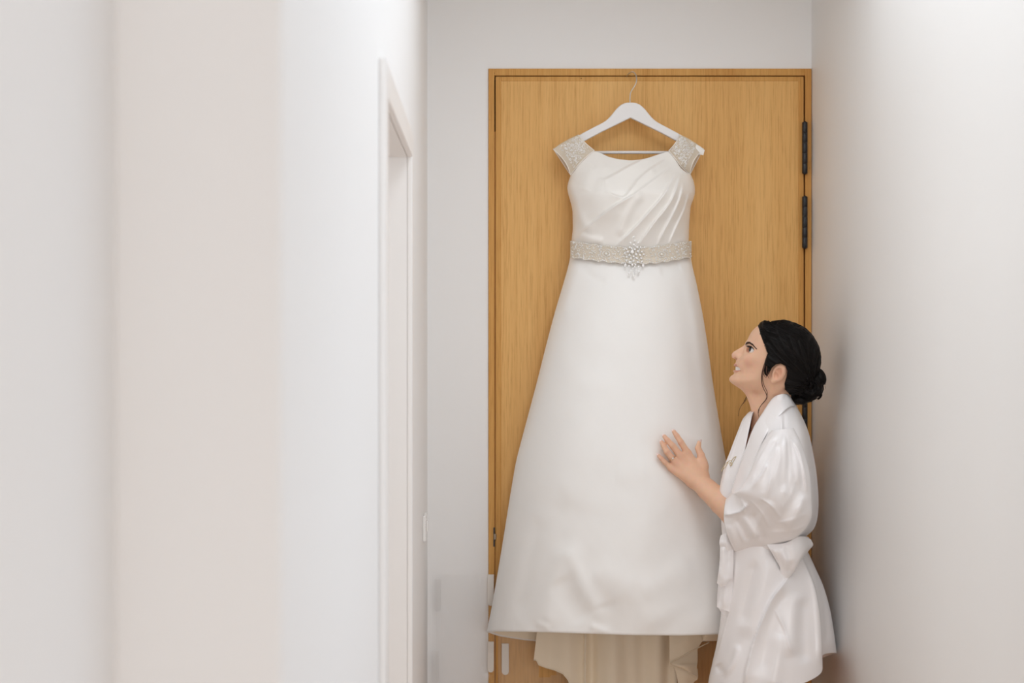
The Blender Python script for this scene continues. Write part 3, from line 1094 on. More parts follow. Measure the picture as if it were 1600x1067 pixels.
fl3 = np.array([[(1050, 1036, 4.050), (1068, 1040, 4.048), (1090, 1044, 4.052)],
                [(1056, 1050, 4.050), (1070, 1052, 4.040), (1090, 1060, 4.048)],
                [(1060, 1075, 4.052), (1070, 1075, 4.046), (1082, 1072, 4.052)],
                [(1064, 1140, 4.054), (1070, 1140, 4.050), (1076, 1135, 4.054)]], float)
q = cr(cr(fl3, 26, 0), 30, 1)
obj('train_fold', grid_mesh('train_fold', P(q[..., 0], q[..., 1], q[..., 2])), M['lining'], tr)
edge1 = cr(np.array([(1108, 1003, 4.03), (1094, 1010, 4.024), (1068, 1023.5, 4.018), (1046.5, 1035.5, 4.022), (1056, 1041.5, 4.026), (1068, 1046, 4.030), (1088.5, 1056, 4.036)], float), 40)
obj('hem_cord', tubes_mesh('hem_cord', [(P(edge1[:, 0], edge1[:, 1], edge1[:, 2] - 0.001), 0.0014)], 6), M['lining'], tr)
# short curl of the right back hem
q = quad_patch([(1099, 975, 4.02), (1112, 975, 4.0), (1150, 972, 4.02)], [(1097, 997, 4.02), (1103, 1000.5, 4.0), (1150, 998, 4.02)], 20, 10, 0.01)
obj('train_fold', grid_mesh('train_fold', P(q[..., 0], q[..., 1], q[..., 2])), M['lining'], tr)


# --- beaded belt
def body_Y(px_, py_):
    """front surface of the dress around the waist"""
    L, R_ = np.interp(py_, [376, 408], [893, 891]), np.interp(py_, [376, 408], [1076, 1080])
    cc = np.clip((px_ - (L + R_) / 2) / ((R_ - L) / 2 + 2.0), -1, 1)
    T_ = np.interp(py_, [376, 402, 440], [0.104, 0.104, 0.128])
    return DYE - T_ * np.sqrt(np.clip(1 - np.abs(cc) ** 2.4, 0, 1)) - 0.006


beltX = np.linspace(891, 1080.5, 120)
bt = np.interp(beltX, [891, 915, 945, 985, 1020, 1045, 1080], [376, 379, 383.5, 386, 385, 380.5, 375.5])
bb = np.interp(beltX, [891, 915, 945, 985, 1020, 1045, 1080], [402, 405, 409, 412, 411.5, 408, 401.5])
bt = np.convolve(np.pad(bt, 5, mode='edge'), np.ones(11) / 11, 'valid') + 0.8 * np.sin(beltX / 3.1)
bb = np.convolve(np.pad(bb, 5, mode='edge'), np.ones(11) / 11, 'valid') + 0.9 * np.sin(beltX / 2.9)
tv = np.linspace(0, 1, 12)[:, None]
gyv = bt[None] * (1 - tv) + bb[None] * tv
gxv = np.broadcast_to(beltX, gyv.shape)
gY = body_Y(gxv, gyv)
belt = obj('belt', grid_mesh('belt', P(gxv, gyv, gY)), M['lace'], dress)
xb2 = np.linspace(891, 1080.5, 30)
qy = np.linspace(376, 402, 4)[:, None] + 0 * xb2[None]
obj('belt_back', grid_mesh('belt_back', P(xb2[None] + 0 * qy, qy, DYE + 0.038 * np.sqrt(np.clip(1 - ((xb2 - 986) / 95.5) ** 2, 0, 1))[None] + 0 * qy)), M['lace'], belt)
r = np.random.default_rng(5)
N = 620
bx = r.uniform(892, 1080, N)
tq = r.uniform(0.02, 0.98, N)
by = np.interp(bx, beltX, bt) * (1 - tq) + np.interp(bx, beltX, bb) * tq
# scroll rows along both borders and round the two ovals
ex = np.arange(893, 1080, 2.6)
bx = np.concatenate([bx, ex, ex])
by = np.concatenate([by, np.interp(ex, beltX, bt) + 1, np.interp(ex, beltX, bb) - 1])
for ox, oy in ((947, 396), (1034, 397)):
    m = ((bx - ox) / 10) ** 2 + ((by - oy) / 7.5) ** 2 > 1
    bx, by = bx[m], by[m]
    a = np.arange(0, 6.28, 0.28)
    bx = np.concatenate([bx, ox + 9.5 * np.cos(a), ox + 5.4 * np.cos(a)])
    by = np.concatenate([by, oy + 7 * np.sin(a), oy + 3.9 * np.sin(a)])
rad = r.choice([0.0011, 0.0015, 0.0020, 0.0026], len(bx), p=[0.35, 0.35, 0.22, 0.08])
bo = obj('beads', balls_mesh('beads', P(bx, by, body_Y(bx, by) - 0.0015), rad, 0.8), M['bead'], belt)
bo['kind'] = 'stuff'
for ox, oy in ((947, 396), (1034, 397)):
    pe = obj('pearl', balls_mesh('pearl', [P(ox, oy, body_Y(ox, oy) - 0.003)], 0.0046, 0.7, True), M['pearl'], belt)
# diamond shaped brooch of crystals
bro = empty('brooch', P(990.5, 400, float(body_Y(990.5, 400)) - 0.004))
bro.parent = belt
bro.matrix_parent_inverse = belt.matrix_world.inverted()
cs = [(990, 369.5, 2.2), (992, 376, 2.0), (997, 379, 1.5), (985, 379, 1.5), (990.5, 382, 1.9), (984, 386, 1.8), (996, 386, 2.0), (1001, 386, 1.6), (979, 389, 1.5),
      (988, 393, 3.4), (992, 389, 1.9), (997, 392, 2.0), (1003, 393, 1.9), (981, 393, 2.0), (976, 395, 1.7), (984, 398, 1.9), (994, 397, 2.2), (1000, 398, 1.9),
      (1006, 397, 1.7), (990, 400, 2.0), (986, 403, 1.9), (979, 401, 1.8), (974, 400, 1.5), (995, 403, 2.0), (1002, 403, 1.8), (990, 407, 2.0), (984, 409, 1.8),
      (997, 409, 1.8), (979, 407, 1.7), (1003, 408, 1.6), (988, 413, 1.8), (993, 413, 1.7), (983, 415, 1.6), (998, 416, 1.7), (989, 419, 1.9), (994, 421, 1.6),
      (986, 422, 1.6), (990, 426, 1.7), (992, 416, 1.5), (987, 388, 1.6), (993, 384, 1.4)]
ctab = {}
for x, y, rr in cs:
    k = round(rr, 1)
    if k not in ctab:
        ctab[k] = balls_mesh('crystal', [[0, 0, 0]], k / 540.0, 0.65)
        ctab[k].materials.append(M['crystal'])
    o = bpy.data.objects.new('crystal', ctab[k])
    C.objects.link(o)
    o.location = P(x, y, float(body_Y(x, y)) - 0.0045)
    o.parent = bro
    o.matrix_parent_inverse = bro.matrix_world.inverted()
# the drop crystals hanging round the lower tip
dv = ICO_V * np.array([0.0042, 0.003, 0.0064])
dm = mesh_np('drop_crystal', dv, ICO_F, False)
dm.materials.append(M['crystal'])
for x, y in ((977, 413.5), (1005, 414), (998.5, 423), (990.5, 430), (983, 426)):
    o = bpy.data.objects.new('drop_crystal', dm)
    C.objects.link(o)
    o.location = P(x, y, float(body_Y(x, y)) - 0.004)
    o.parent = bro
    o.matrix_parent_inverse = bro.matrix_world.inverted()
# ------------------------------------------------------------------ the woman
WY = 3.80                        # depth of her middle plane
HX, HYP = 1215.0, 560.0          # picture point of the head's centre
hc = P(HX, HYP, WY)
ang = math.atan2(hc[0], hc[1])   # she faces along the picture plane seen from the doorway
e1 = np.array([math.cos(ang), -math.sin(ang), 0.0])
e3 = np.array([math.sin(ang), math.cos(ang), 0.0])
k1, k2 = WY * math.cos(ang) / F_PX, WY / F_PX


def head_w(a):
    """head coordinates (picture-sized units: right, down, away) to metres"""
    a = np.asarray(a, float)
    return hc + (a[..., 0:1] - HX) * k1 * e1 - (a[..., 1:2] - HYP) * k2 * np.array([0, 0, 1.0]) + a[..., 2:3] * k2 * e3


person = empty('person', P(1205, 1490, WY) * np.array([1, 1, 0]))
tag(person, 'dark-haired woman in a white satin robe touching the hanging dress, looking up at it', 'person')

profile = [(1189, 503), (1184.3, 508), (1178.8, 512.5), (1174.2, 517.5), (1171.2, 522.5), (1168.6, 528), (1166.6, 533), (1165.2, 536.5), (1163.8, 540.5),
           (1161.0, 546), (1157.5, 552), (1154.3, 557), (1151.5, 561), (1149.6, 563.2), (1149.3, 566.2), (1147.6, 569), (1146.2, 571.6), (1147.4, 574.2), (1148.0, 575.3),
           (1146.2, 577.2), (1145.5, 579.4), (1146.8, 581.6), (1147.0, 583.2), (1145.0, 585), (1141.6, 587.2), (1139.0, 590.4), (1138.4, 593.6), (1139.6, 596.6),
           (1142.4, 599.2), (1147.5, 602.4), (1154, 606.6), (1164, 611), (1182, 613), (1205, 605), (1220, 590), (1216, 560), (1204, 530), (1193, 510)]
soft = [(1189, 503), (1184.3, 508), (1178.8, 512.5), (1174.2, 517.5), (1171.2, 522.5), (1168.6, 528), (1166.6, 533), (1165.2, 536.5), (1163.8, 540.5),
        (1160.5, 547), (1156.5, 554), (1152.5, 561), (1150, 568), (1148, 575), (1145.8, 582), (1142.2, 587.6), (1139.8, 591), (1139.2, 594), (1140.2, 596.8),
        (1142.4, 599.2), (1147.5, 602.4), (1154, 606.6), (1164, 611), (1182, 613), (1205, 605), (1220, 590), (1216, 560), (1204, 530), (1193, 510)]
PS = PolyTable(soft, 1095, 1275, 485, 640)
PT = PolyTable(profile, 1095, 1275, 485, 640)
EYE = np.array([1177.2, 546.6, 20.6])

ax, X = grid3((1132, 490, -56), (1290, 706, 60), 0.95)
x, y, z = X
za = np.abs(z)
XM = (x, y, za)
cran = ell(XM, (1224, 555, 0), (55, 46.5, 43.5), 22)
face = ell(XM, (1203, 556, 0), (96, 72, 41.5), 22)
cc = np.interp(ax[1], [500, 535, 560, 575, 590, 606], [0.012, 0.016, 0.022, 0.026, 0.030, 0.026])[None, :, None]
xs = x - cc * z * z
xb_, yb_ = np.broadcast_arrays(xs, y + 0 * z)
fz = smooth01((za - 5) / 11)
prism = PT(xb_, yb_) * (1 - fz) + PS(xb_, yb_) * fz
face = smax(face, prism, 7.0)
head = smin(cran, face, 9.0)
# cheekbone and cheek roundness
head = smin(head, ell(XM, (1176, 562, 25), (13, 8, 7), 10), 10)
head = smin(head, ell(XM, (1163, 570, 18), (10, 9, 7), 0), 9)
# brow ridge, eye socket
head = smin(head, cap(XM, (1167.2, 536.5, 5), (1178, 540, 25), 2.6, 2.2), 5)
head = -smin(-head, ell(XM, (1169.5, 546.4, 17.5), (3.6, 3.6, 7.5), 0), 3.5)
# nose
nose = cap(XM, (1167.6, 540.8, 0), (1150.6, 553.6, 0), 4.0, 6.4)
nose = smin(nose, ell(XM, (1148.2, 555.4, 0), (5.4, 4.8, 5.6)), 3)
nose = smin(nose, ell(XM, (1155.4, 557.8, 6.6), (5.0, 4.3, 3.6), 20), 2.5)
head = smin(head, nose, 3.6)
head = -smin(-head, ell(XM, (1150.6, 561.2, 3.6), (3.4, 1.7, 1.9), 25), 1.2)
# neck and top of the chest
neck = cap(XM, (1212, 590, 0), (1203, 655, 0), 29, 28)
neck = smin(neck, ell(XM, (1205, 712, 0), (45, 55, 44)), 14)
head = smin(head, neck, 9.0)
head = smin(head, cap(XM, (1170.5, 606, 6), (1186, 642, 7), 8.5, 10), 9.0)      # from under the chin to the throat
head = smin(head, cap(XM, (1210, 600, 27), (1180, 664, 5), 5.5, 4.0), 9)     # neck muscle
# lips and open smile
lip_u = chain(XM, [(1148.2, 570.2, 0), (1149.4, 570.0, 5), (1152.6, 571.0, 12), (1159.4, 576.9, 20.6)], [2.3, 2.3, 1.9, 0.9])
lip_l = chain(XM, [(1147.6, 579.5, 0), (1148.8, 579.7, 5), (1152.2, 579.9, 12), (1159.4, 577.7, 20.6)], [2.4, 2.4, 1.9, 0.9])
head = smin(head, smin(lip_u, lip_l, 0.6), 1.6)
mouth = poly_sdf(*np.broadcast_arrays((x - 0.018 * z * z * 0)[:, :, 0], y[:, :, 0]), [(1140, 572.6), (1149, 571.9), (1154, 573.0), (1160.6, 577.2), (1152, 578.2), (1140, 577.6)])[:, :, None]
head = smax(head, -smax(smax(mouth, za - 21.5, 1.0), -prism - 5.5, 1.0), 0.7)
# eyelids round an almond opening
lid = ell(XM, EYE, (8.2, 8.0, 8.2))
head = smin(head, lid, 1.6)
opening = poly_sdf(*np.broadcast_arrays(x[:, :, 0], y[:, :, 0]), [(1169.6, 541.2), (1172.6, 541.2), (1177.2, 543.8), (1182.0, 549.2), (1176.2, 551.2), (1169.6, 550.8)])[:, :, None]
open3 = smax(opening, ell(XM, EYE, (9.6, 9.6, 9.6)), 0.5)
head = smax(head, -open3, 0.5)
head = smin(head, ell(XM, EYE, (6.0, 6.0, 6.0)), 0.2)
# ear
ear = ell(XM, (1217.2, 581.0, 43.0), (10.2, 15.0, 5.0), 24)
ear = smin(ear, ell(XM, (1208.6, 592.6, 42), (5.0, 5.4, 3.4)), 3)
ear = -smin(-ear, ell(XM, (1215.0, 582.4, 47.4), (5.8, 9.4, 5.6), 24), 1.2)
ear = smin(ear, cap(XM, (1213.5, 577, 43.5), (1217.5, 588, 43.5), 1.8, 1.6), 1.0)
ear = -smin(-ear, ell(XM, (1221.6, 575.4, 48.2), (2.0, 8.8, 2.2), 36), 1.0)
head = smin(head, ear, 2.2)
hv, hf = surface_nets(ax, head.astype(np.float32))
head_pts, head_quads = head_w(hv), hf

# --- left hand and forearm, palm laid on the skirt


def hand_w(a):
    a = np.asarray(a, float)
    Y0 = np.clip(3.842 + (a[..., 0] - 1035) * 0.00075, 3.80, 3.95)
    Y0 = Y0 + HAND_DY
    return P(a[..., 0], a[..., 1], Y0 + a[..., 2] / 580.0)


HAND_DY = float(min(skirt_Y(np.array([1036.0]), np.array([685.0]))[0] - 3.843, skirt_Y(np.array([1090.0]), np.array([690.0]))[0] - 3.884)) - 0.017
ax, X = grid3((1016, 662, -125), (1200, 852, 12), 0.95)
KN = {'index': (1074.5, 707.5, -10.5), 'middle': (1064.0, 713.0, -12), 'ring': (1055.0, 721.5, -11.5), 'little': (1049.5, 731.0, -9)}
FG = {
    'index': ([KN['index'], (1064.0, 690.5, -12), (1057.6, 680.5, -8.5), (1052.8, 673.6, -5.0)], [5.4, 4.8, 4.2, 3.3]),
    'middle': ([KN['middle'], (1051.3, 696.4, -13), (1043.2, 687.6, -9), (1038.0, 681.2, -5.0)], [5.4, 4.8, 4.2, 3.4]),
    'ring': ([KN['ring'], (1042.4, 705.6, -12.5), (1037.2, 696.4, -8.5), (1033.6, 690.4, -5.0)], [5.2, 4.6, 4.1, 3.3]),
    'little': ([KN['little'], (1039.4, 722.0, -9.5), (1032.8, 715.4, -7), (1028.6, 711.0, -4.6)], [4.6, 3.9, 3.4, 2.8]),
    'thumb': ([(1099.5, 728.0, -15), (1095.6, 711.0, -12), (1090.6, 699.6, -9), (1092.6, 690.6, -6)], [7.6, 5.8, 4.7, 3.3]),
}
WR = (1091.0, 750.0, -20.0)
ELB = (1172.0, 824.0, -122.0)
d = None
palm = None
for n_, k in KN.items():
    c_ = cap(X, (WR[0] - 6 + (k[0] - 1060) * 0.5, WR[1] - 6 + (k[1] - 717) * 0.3, -17), k, 10.5, 6.0)
    palm = c_ if palm is None else smin(palm, c_, 4.5)
palm = smin(palm, cap(X, (1097, 742, -17), (1097, 724, -13.5), 10, 7.5), 7)
arm = chain(X, [WR, (1105, 764, -38), (1128, 784, -66), (1150, 804, -94), ELB], [15.0, 16.2, 19.5, 22, 22], 3)
arm = smin(arm, cap(X, (1084, 741, -16), WR, 13, 14.5), 6)
hand = smin(palm, arm, 9)
for n_, (pts_, rr) in FG.items():
    f_ = chain(X, pts_, rr, 1.2)
    if n_ == 'thumb':
        hand = smin(hand, f_, 5.0)
    else:
        d = f_ if d is None else smin(d, f_, 0.5)
hand = smin(hand, d, 3.2)
hd_v, hd_f = surface_nets(ax, hand.astype(np.float32))
hand_pts = hand_w(hd_v)

# --- the rest of the body under the robe, in metres
S = WY / F_PX
sho = P(1222, 695, 3.69)
elb = hand_w(np.array(ELB))
W = lambda px_, py_, Y_: P(px_, py_, Y_)
lo_, hi_ = np.array([0.50, 3.46, -0.02]), np.array([1.0, 4.12, 1.42])
ax, X = grid3(lo_, hi_, 0.009)


def wc(a, b, ra, rb):
    return cap(X, np.asarray(a), np.asarray(b), ra, rb)


body = ell(X, W(1212, 745, WY), (0.090, 0.135, 0.16))
body = smin(body, ell(X, W(1176, 752, WY - 0.055), (0.040, 0.05, 0.055)), 0.04)
body = smin(body, ell(X, W(1176, 752, WY + 0.055), (0.040, 0.05, 0.055)), 0.04)
body = smin(body, ell(X, W(1203, 845, WY), (0.078, 0.105, 0.15)), 0.06)
body = smin(body, ell(X, W(1210, 935, WY), (0.095, 0.125, 0.13)), 0.06)
body = smin(body, wc(W(1224, 692, WY - 0.08), sho, 0.046, 0.042), 0.05)
body = smin(body, wc(W(1224, 692, WY + 0.08), W(1222, 695, 3.915), 0.046, 0.042), 0.05)
body = smin(body, wc(sho, elb, 0.042, 0.036), 0.03)
relb, rwr = W(1226, 838, 3.975), W(1216, 968, 3.975)
body = smin(body, wc(W(1222, 695, 3.915), relb, 0.046, 0.037), 0.03)
body = smin(body, wc(relb, rwr, 0.037, 0.026), 0.02)
for s_ in (-1, 1):
    hip, knee, ank = W(1208, 960, WY + 0.065 * s_), W(1196, 1215, WY + 0.065 * s_), W(1214, 1460, WY + 0.07 * s_)
    hip, knee = np.asarray(hip), np.asarray(knee)
    ank = np.array([ank[0], ank[1], 0.075])
    body = smin(body, wc(hip, knee, 0.072, 0.050), 0.05)
    calf = knee + (ank - knee) * 0.3 + np.array([0.018, 0, 0])
    body = smin(body, wc(knee, calf, 0.050, 0.054), 0.02)
    body = smin(body, wc(calf, ank, 0.054, 0.033), 0.02)
    body = smin(body, wc(ank + np.array([0.012, 0, -0.035]), ank + np.array([0.02, 0, -0.045]), 0.034, 0.028), 0.02)
    body = smin(body, wc(ank + np.array([-0.02, 0, -0.02]), ank + np.array([-0.145, 0, -0.052]), 0.034, 0.022), 0.03)
    for q_ in range(5):
        t0 = ank + np.array([-0.135, s_ * (-0.024 + 0.012 * q_) * 1.0, -0.055])
        body = smin(body, wc(t0, t0 + np.array([-0.045 + 0.005 * q_, 0, -0.006]), 0.011 - 0.001 * q_, 0.009 - 0.001 * q_), 0.006)
# right hand hanging at her far side: palm and five fingers
hdn = (rwr - relb) / np.linalg.norm(rwr - relb)
pal = rwr + hdn * 0.075
body = smin(body, wc(rwr, pal, 0.027, 0.030), 0.02)
for q_ in range(4):
    off = np.array([-0.024 + 0.016 * q_, 0.0, 0.004 * abs(q_ - 1)])
    a_ = pal + off
    L_ = (0.072, 0.080, 0.074, 0.058)[q_]
    m_ = a_ + hdn * L_ * 0.55 + np.array([0, -0.006, 0])
    body = smin(body, wc(a_, m_, 0.0095, 0.0085), 0.006)
    body = smin(body, wc(m_, m_ + hdn * L_ * 0.5 + np.array([0.004, -0.014, 0]), 0.0085, 0.007), 0.003)
th0 = rwr + hdn * 0.03 + np.array([-0.022, -0.006, 0])
body = smin(body, wc(th0, th0 + hdn * 0.045 + np.array([-0.022, -0.012, 0]), 0.012, 0.009), 0.008)
bv, bf = surface_nets(ax, body.astype(np.float32))

allv = np.concatenate([head_pts, hand_pts, bv])
allf = np.concatenate([head_quads, hd_f + len(head_pts), bf + len(head_pts) + len(hand_pts)])
bme = mesh_np('body', allv, allf)
tmp = obj('body', bme)
md = tmp.modifiers.new('remesh', 'REMESH')
md.mode = 'VOXEL'
md.voxel_size = 0.0019
md.use_smooth_shade = True
bpy.context.view_layer.update()
ev = tmp.evaluated_get(bpy.context.evaluated_depsgraph_get())
bme2 = bpy.data.meshes.new_from_object(ev)
bpy.data.objects.remove(tmp)
nv_ = len(bme2.vertices)
co = np.empty(nv_ * 3)
bme2.vertices.foreach_get('co', co)
co = co.reshape(-1, 3)
bme2.polygons.foreach_set('use_smooth', np.ones(len(bme2.polygons), bool))


# skin colour per vertex: lips, blush, warm ears and knuckles
def segdist(p, pts_):
    b_ = np.full(len(p), 1e9)
    for i in range(len(pts_) - 1):
        a, c_ = np.asarray(pts_[i]), np.asarray(pts_[i + 1])
        dd = c_ - a
        h = np.clip(((p - a) @ dd) / (dd @ dd), 0, 1)
        b_ = np.minimum(b_, np.linalg.norm(p - a - h[:, None] * dd, axis=1))
    return b_


SKIN = np.array([0.86, 0.535, 0.365])
col = np.tile(SKIN, (nv_, 1))


def blend(mask, c_):
    global col
    col = col * (1 - mask[:, None]) + np.array(c_) * mask[:, None]


rel = co - hc
hl = np.stack([HX + rel @ e1 / k1, HYP - rel[:, 2] / k2, np.abs(rel @ e3 / k2)], 1)    # back to head coordinates
near = (hl[:, 1] < 640)
def gauss(c_, r_): return np.exp(-(((hl - np.array(c_)) / np.array(r_)) ** 2).sum(1)) * near
blend(0.40 * gauss((1172, 566, 30), (15, 9, 14)), (0.66, 0.30, 0.21))
blend(0.30 * gauss((1146, 555, 0), (8, 6, 8)), (0.66, 0.33, 0.25))
blend(0.45 * gauss((1217, 581, 46), (10, 14, 9)), (0.66, 0.29, 0.20))
blend(0.22 * gauss((1176, 541, 20), (8, 4, 9)), (0.42, 0.23, 0.17))
lu = segdist(hl, [(1148.2, 570.2, 0), (1149.4, 570.0, 5), (1152.6, 571.0, 12), (1159.0, 576.6, 20)])
ll = segdist(hl, [(1147.6, 579.5, 0), (1148.8, 579.7, 5), (1152.2, 579.9, 12), (1159.0, 577.9, 20)])
blend(np.clip((3.1 - np.minimum(lu, ll)) / 1.0, 0, 1) * near * 0.9, (0.60, 0.225, 0.18))
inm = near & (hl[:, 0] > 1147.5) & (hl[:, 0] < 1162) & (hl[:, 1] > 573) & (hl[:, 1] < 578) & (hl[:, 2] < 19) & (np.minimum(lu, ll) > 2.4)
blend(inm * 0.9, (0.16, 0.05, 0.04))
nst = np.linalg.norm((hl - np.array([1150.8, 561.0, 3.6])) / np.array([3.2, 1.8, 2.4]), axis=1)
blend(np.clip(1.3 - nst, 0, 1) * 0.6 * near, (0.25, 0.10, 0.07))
hp = {n_: hand_w(np.array(v_[0])) for n_, v_ in FG.items()}
for n_ in KN:
    for j_, s_ in ((0, 0.012), (1, 0.008), (2, 0.007)):
        dk = np.linalg.norm(co - hp[n_][j_] - np.array([0, -0.008, 0]), axis=1)
        blend(0.22 * np.exp(-(dk / s_) ** 2), (0.62, 0.30, 0.22))
    dk = np.linalg.norm(co - hp[n_][3], axis=1)
    blend(0.25 * np.exp(-(dk / 0.010) ** 2), (0.64, 0.34, 0.27))
mole = np.linalg.norm(co - hand_w(np.array([1121.5, 781.8, -80])), axis=1)
ca = bme2.color_attributes.new('skin_colour', 'FLOAT_COLOR', 'POINT')
ca.data.foreach_set('color', np.concatenate([col, np.ones((nv_, 1))], 1).astype(np.float32).ravel())
bme2.name = 'body'
bodyo = obj('body', bme2, M['skin'], person)

# --- eyes, brows, lashes, teeth
for s_ in (-1, 1):
    c_ = EYE * np.array([1, 1, s_])
    bm = bmesh.new()
    bmesh.ops.create_uvsphere(bm, u_segments=28, v_segments=18, radius=0.01235)
    eo = from_bm('eye', bm, M['eye'], None, True)
    eo.location = head_w(c_)
    look = head_w(c_ + np.array([-10.0, -3.4, -5.5])) - head_w(c_)
    eo.rotation_euler = Vector(-look).to_track_quat('X', 'Z').to_euler()
    bpy.context.view_layer.update()
    eo.parent = bodyo
    # lashes and liner along the upper and lower lid
    lu_ = cr(np.array([(1169.8, 542.0, 19), (1172.4, 541.2, 23.5), (1176.6, 543.0, 27.5), (1182.2, 548.6, 28.6)], float), 24)
    ld_ = cr(np.array([(1170.2, 550.4, 20), (1173.6, 551.4, 24.5), (1177.6, 551.2, 27.5), (1182.0, 549.4, 28.4)], float), 18)

    def on_lid(p, r_):
        dlt = p - EYE
        return (EYE + dlt / np.linalg.norm(dlt, axis=1, keepdims=True) * r_) * np.array([1, 1, s_])
    tb = [(head_w(on_lid(lu_, 8.5)), np.interp(np.linspace(0, 1, 24), [0, 0.2, 0.8, 1], [0.0009, 0.0019, 0.0017, 0.0007])),
          (head_w(on_lid(ld_, 8.3)), 0.0007)]
    rl = np.random.default_rng(2)
    for q_ in range(26):
        t_ = q_ / 25
        i_ = min(23, int(t_ * 23))
        b0 = on_lid(lu_, 8.5)[i_]
        tip = b0 + np.array([-4.6 + 3.4 * t_, -2.6 + 1.6 * t_ * t_, (1.2 + 2.4 * t_) * s_]) + np.array([rl.normal(0, 0.3), rl.normal(0, 0.3), 0])
        mid = (b0 + tip) / 2 + np.array([-0.5, 0.6, 0.2 * s_])
        tb.append((head_w(np.array([b0, mid, tip])), np.array([0.00035, 0.0003, 0.00012])))
    la = obj('eyelashes', tubes_mesh('eyelashes', tb, 5), M['lash'], bodyo)
    la['kind'] = 'stuff'
    # eyebrow: short overlapping hairs
    br = cr(np.array([(1166.4, 537.0, 9), (1168.4, 535.7, 14), (1172.4, 535.6, 20), (1177.0, 538.4, 27), (1182.6, 544.2, 33.5)], float), 60)
    tb = []
    from mathutils.bvhtree import BVHTree
    if s_ == -1:
        hb = BVHTree.FromPolygons([tuple(p) for p in head_pts], [tuple(q) for q in head_quads.tolist()])
    for q_ in range(230):
        t_ = q_ / 229
        i_ = min(58, int(t_ * 58))
        w_ = np.interp(t_, [0, 0.15, 0.5, 1], [1.5, 2.0, 1.5, 0.4])
        b0 = br[i_] + np.array([rl.normal(0, 0.4), rl.uniform(-w_, w_), 0])
        dr = br[i_ + 1] - br[i_]
        dr = dr / np.linalg.norm(dr)
        p1 = b0 + dr * 2.6 + np.array([0, -0.5 * (1 - t_), 0])
        q3 = []
        for p_ in (b0, (b0 + p1) / 2, p1):
            wpt = head_w(p_ * np.array([1, 1, s_]))
            hit = hb.find_nearest(Vector(wpt))
            q3.append(np.array(hit[0]) + np.array(hit[1]) * (0.0004 if np.dot(np.array(hit[1]), wpt - head_w(np.array([1224, 555, 0]))) > 0 else -0.0004))
        tb.append((np.array(q3), np.array([0.0005, 0.0005, 0.0002])))
    eb = obj('eyebrow', tubes_mesh('eyebrow', tb, 5), M['brow'], bodyo)
    eb['kind'] = 'stuff'
# upper teeth: one arch cut into single teeth
tb_v, tb_f, off = [], [], 0
for q_ in range(-5, 6):
    a0 = (q_ - 0.46) * 4.0
    a1 = (q_ + 0.46) * 4.0
    vs = []
    for zz in (a0, a1):
        for yy, inn_ in ((570.8, 0.3), (578.0 - 0.10 * abs(q_), 0.0)):
            xx = 1148.6 + 0.0250 * zz * zz + inn_
            yq = yy + 0.10 * abs(zz) * (0.55 if yy > 573 else 0.45)
            vs += [(xx, yq, zz), (xx + 2.0, yq, zz * 0.96)]
    tb_v += vs
    tb_f += [[off + i for i in q] for q in ((0, 2, 6, 4), (1, 5, 7, 3), (0, 4, 5, 1), (2, 3, 7, 6), (0, 1, 3, 2), (4, 6, 7, 5))]
    off += 8
obj('teeth', mesh_np('teeth', head_w(np.array(tb_v)), tb_f, False), M['teeth'], bodyo)

# --- nails and ring
for n_, (pts_, rr) in FG.items():
    a, b = np.array(pts_[2]), np.array(pts_[3])
    dr = (b - a) / np.linalg.norm(b - a)
    r_ = rr[3]
    cn = b + dr * 0.8 + np.array([0, 0, -r_ * 0.80])
    if n_ == 'thumb':
        cn = b + dr * 0.6 + np.array([r_ * 0.72, -0.2, -r_ * 0.42])
    nr = (cn - b) - ((cn - b) @ dr) * dr
    nr /= np.linalg.norm(nr)
    sd = np.cross(dr, nr)
    vs = []
    for i in range(9):
        for j in range(7):
            uu, vv = (i / 8 - 0.5) * 2, (j / 6 - 0.5) * 2
            w_ = r_ * 0.80 * math.sqrt(max(0.05, 1 - (abs(uu) ** 3.2)))
            p_ = cn + dr * uu * r_ * 1.25 + sd * vv * w_ + nr * (0.35 - 0.55 * (vv * w_ / r_) ** 2 * r_ - 0.3 * max(0, uu) ** 2)
            vs.append(p_)
    obj('fingernail', mesh_np('fingernail', hand_w(np.array(vs)), grid_faces(9, 7)), M['nail'], bodyo)
a, b = np.array(FG['ring'][0][0]), np.array(FG['ring'][0][1])
dr = (b - a) / np.linalg.norm(b - a)
rc = a + dr * 7.0
n1 = np.cross(dr, np.array([0, 0, 1.0]))
n1 /= np.linalg.norm(n1)
n2 = np.cross(dr, n1)
tt = np.linspace(0, 2 * math.pi, 40)
rp = rc + 6.1 * (np.cos(tt)[:, None] * n1 + np.sin(tt)[:, None] * n2)
rg = obj('ring', tubes_mesh('ring', [(hand_w(rp), 0.0010)], 8), M['ring'], bodyo)
obj('ring_stone', balls_mesh('ring_stone', [hand_w(rc + np.array([0.8, -0.6, -7.0]))], 0.0026, 0.8), M['crystal'], rg)

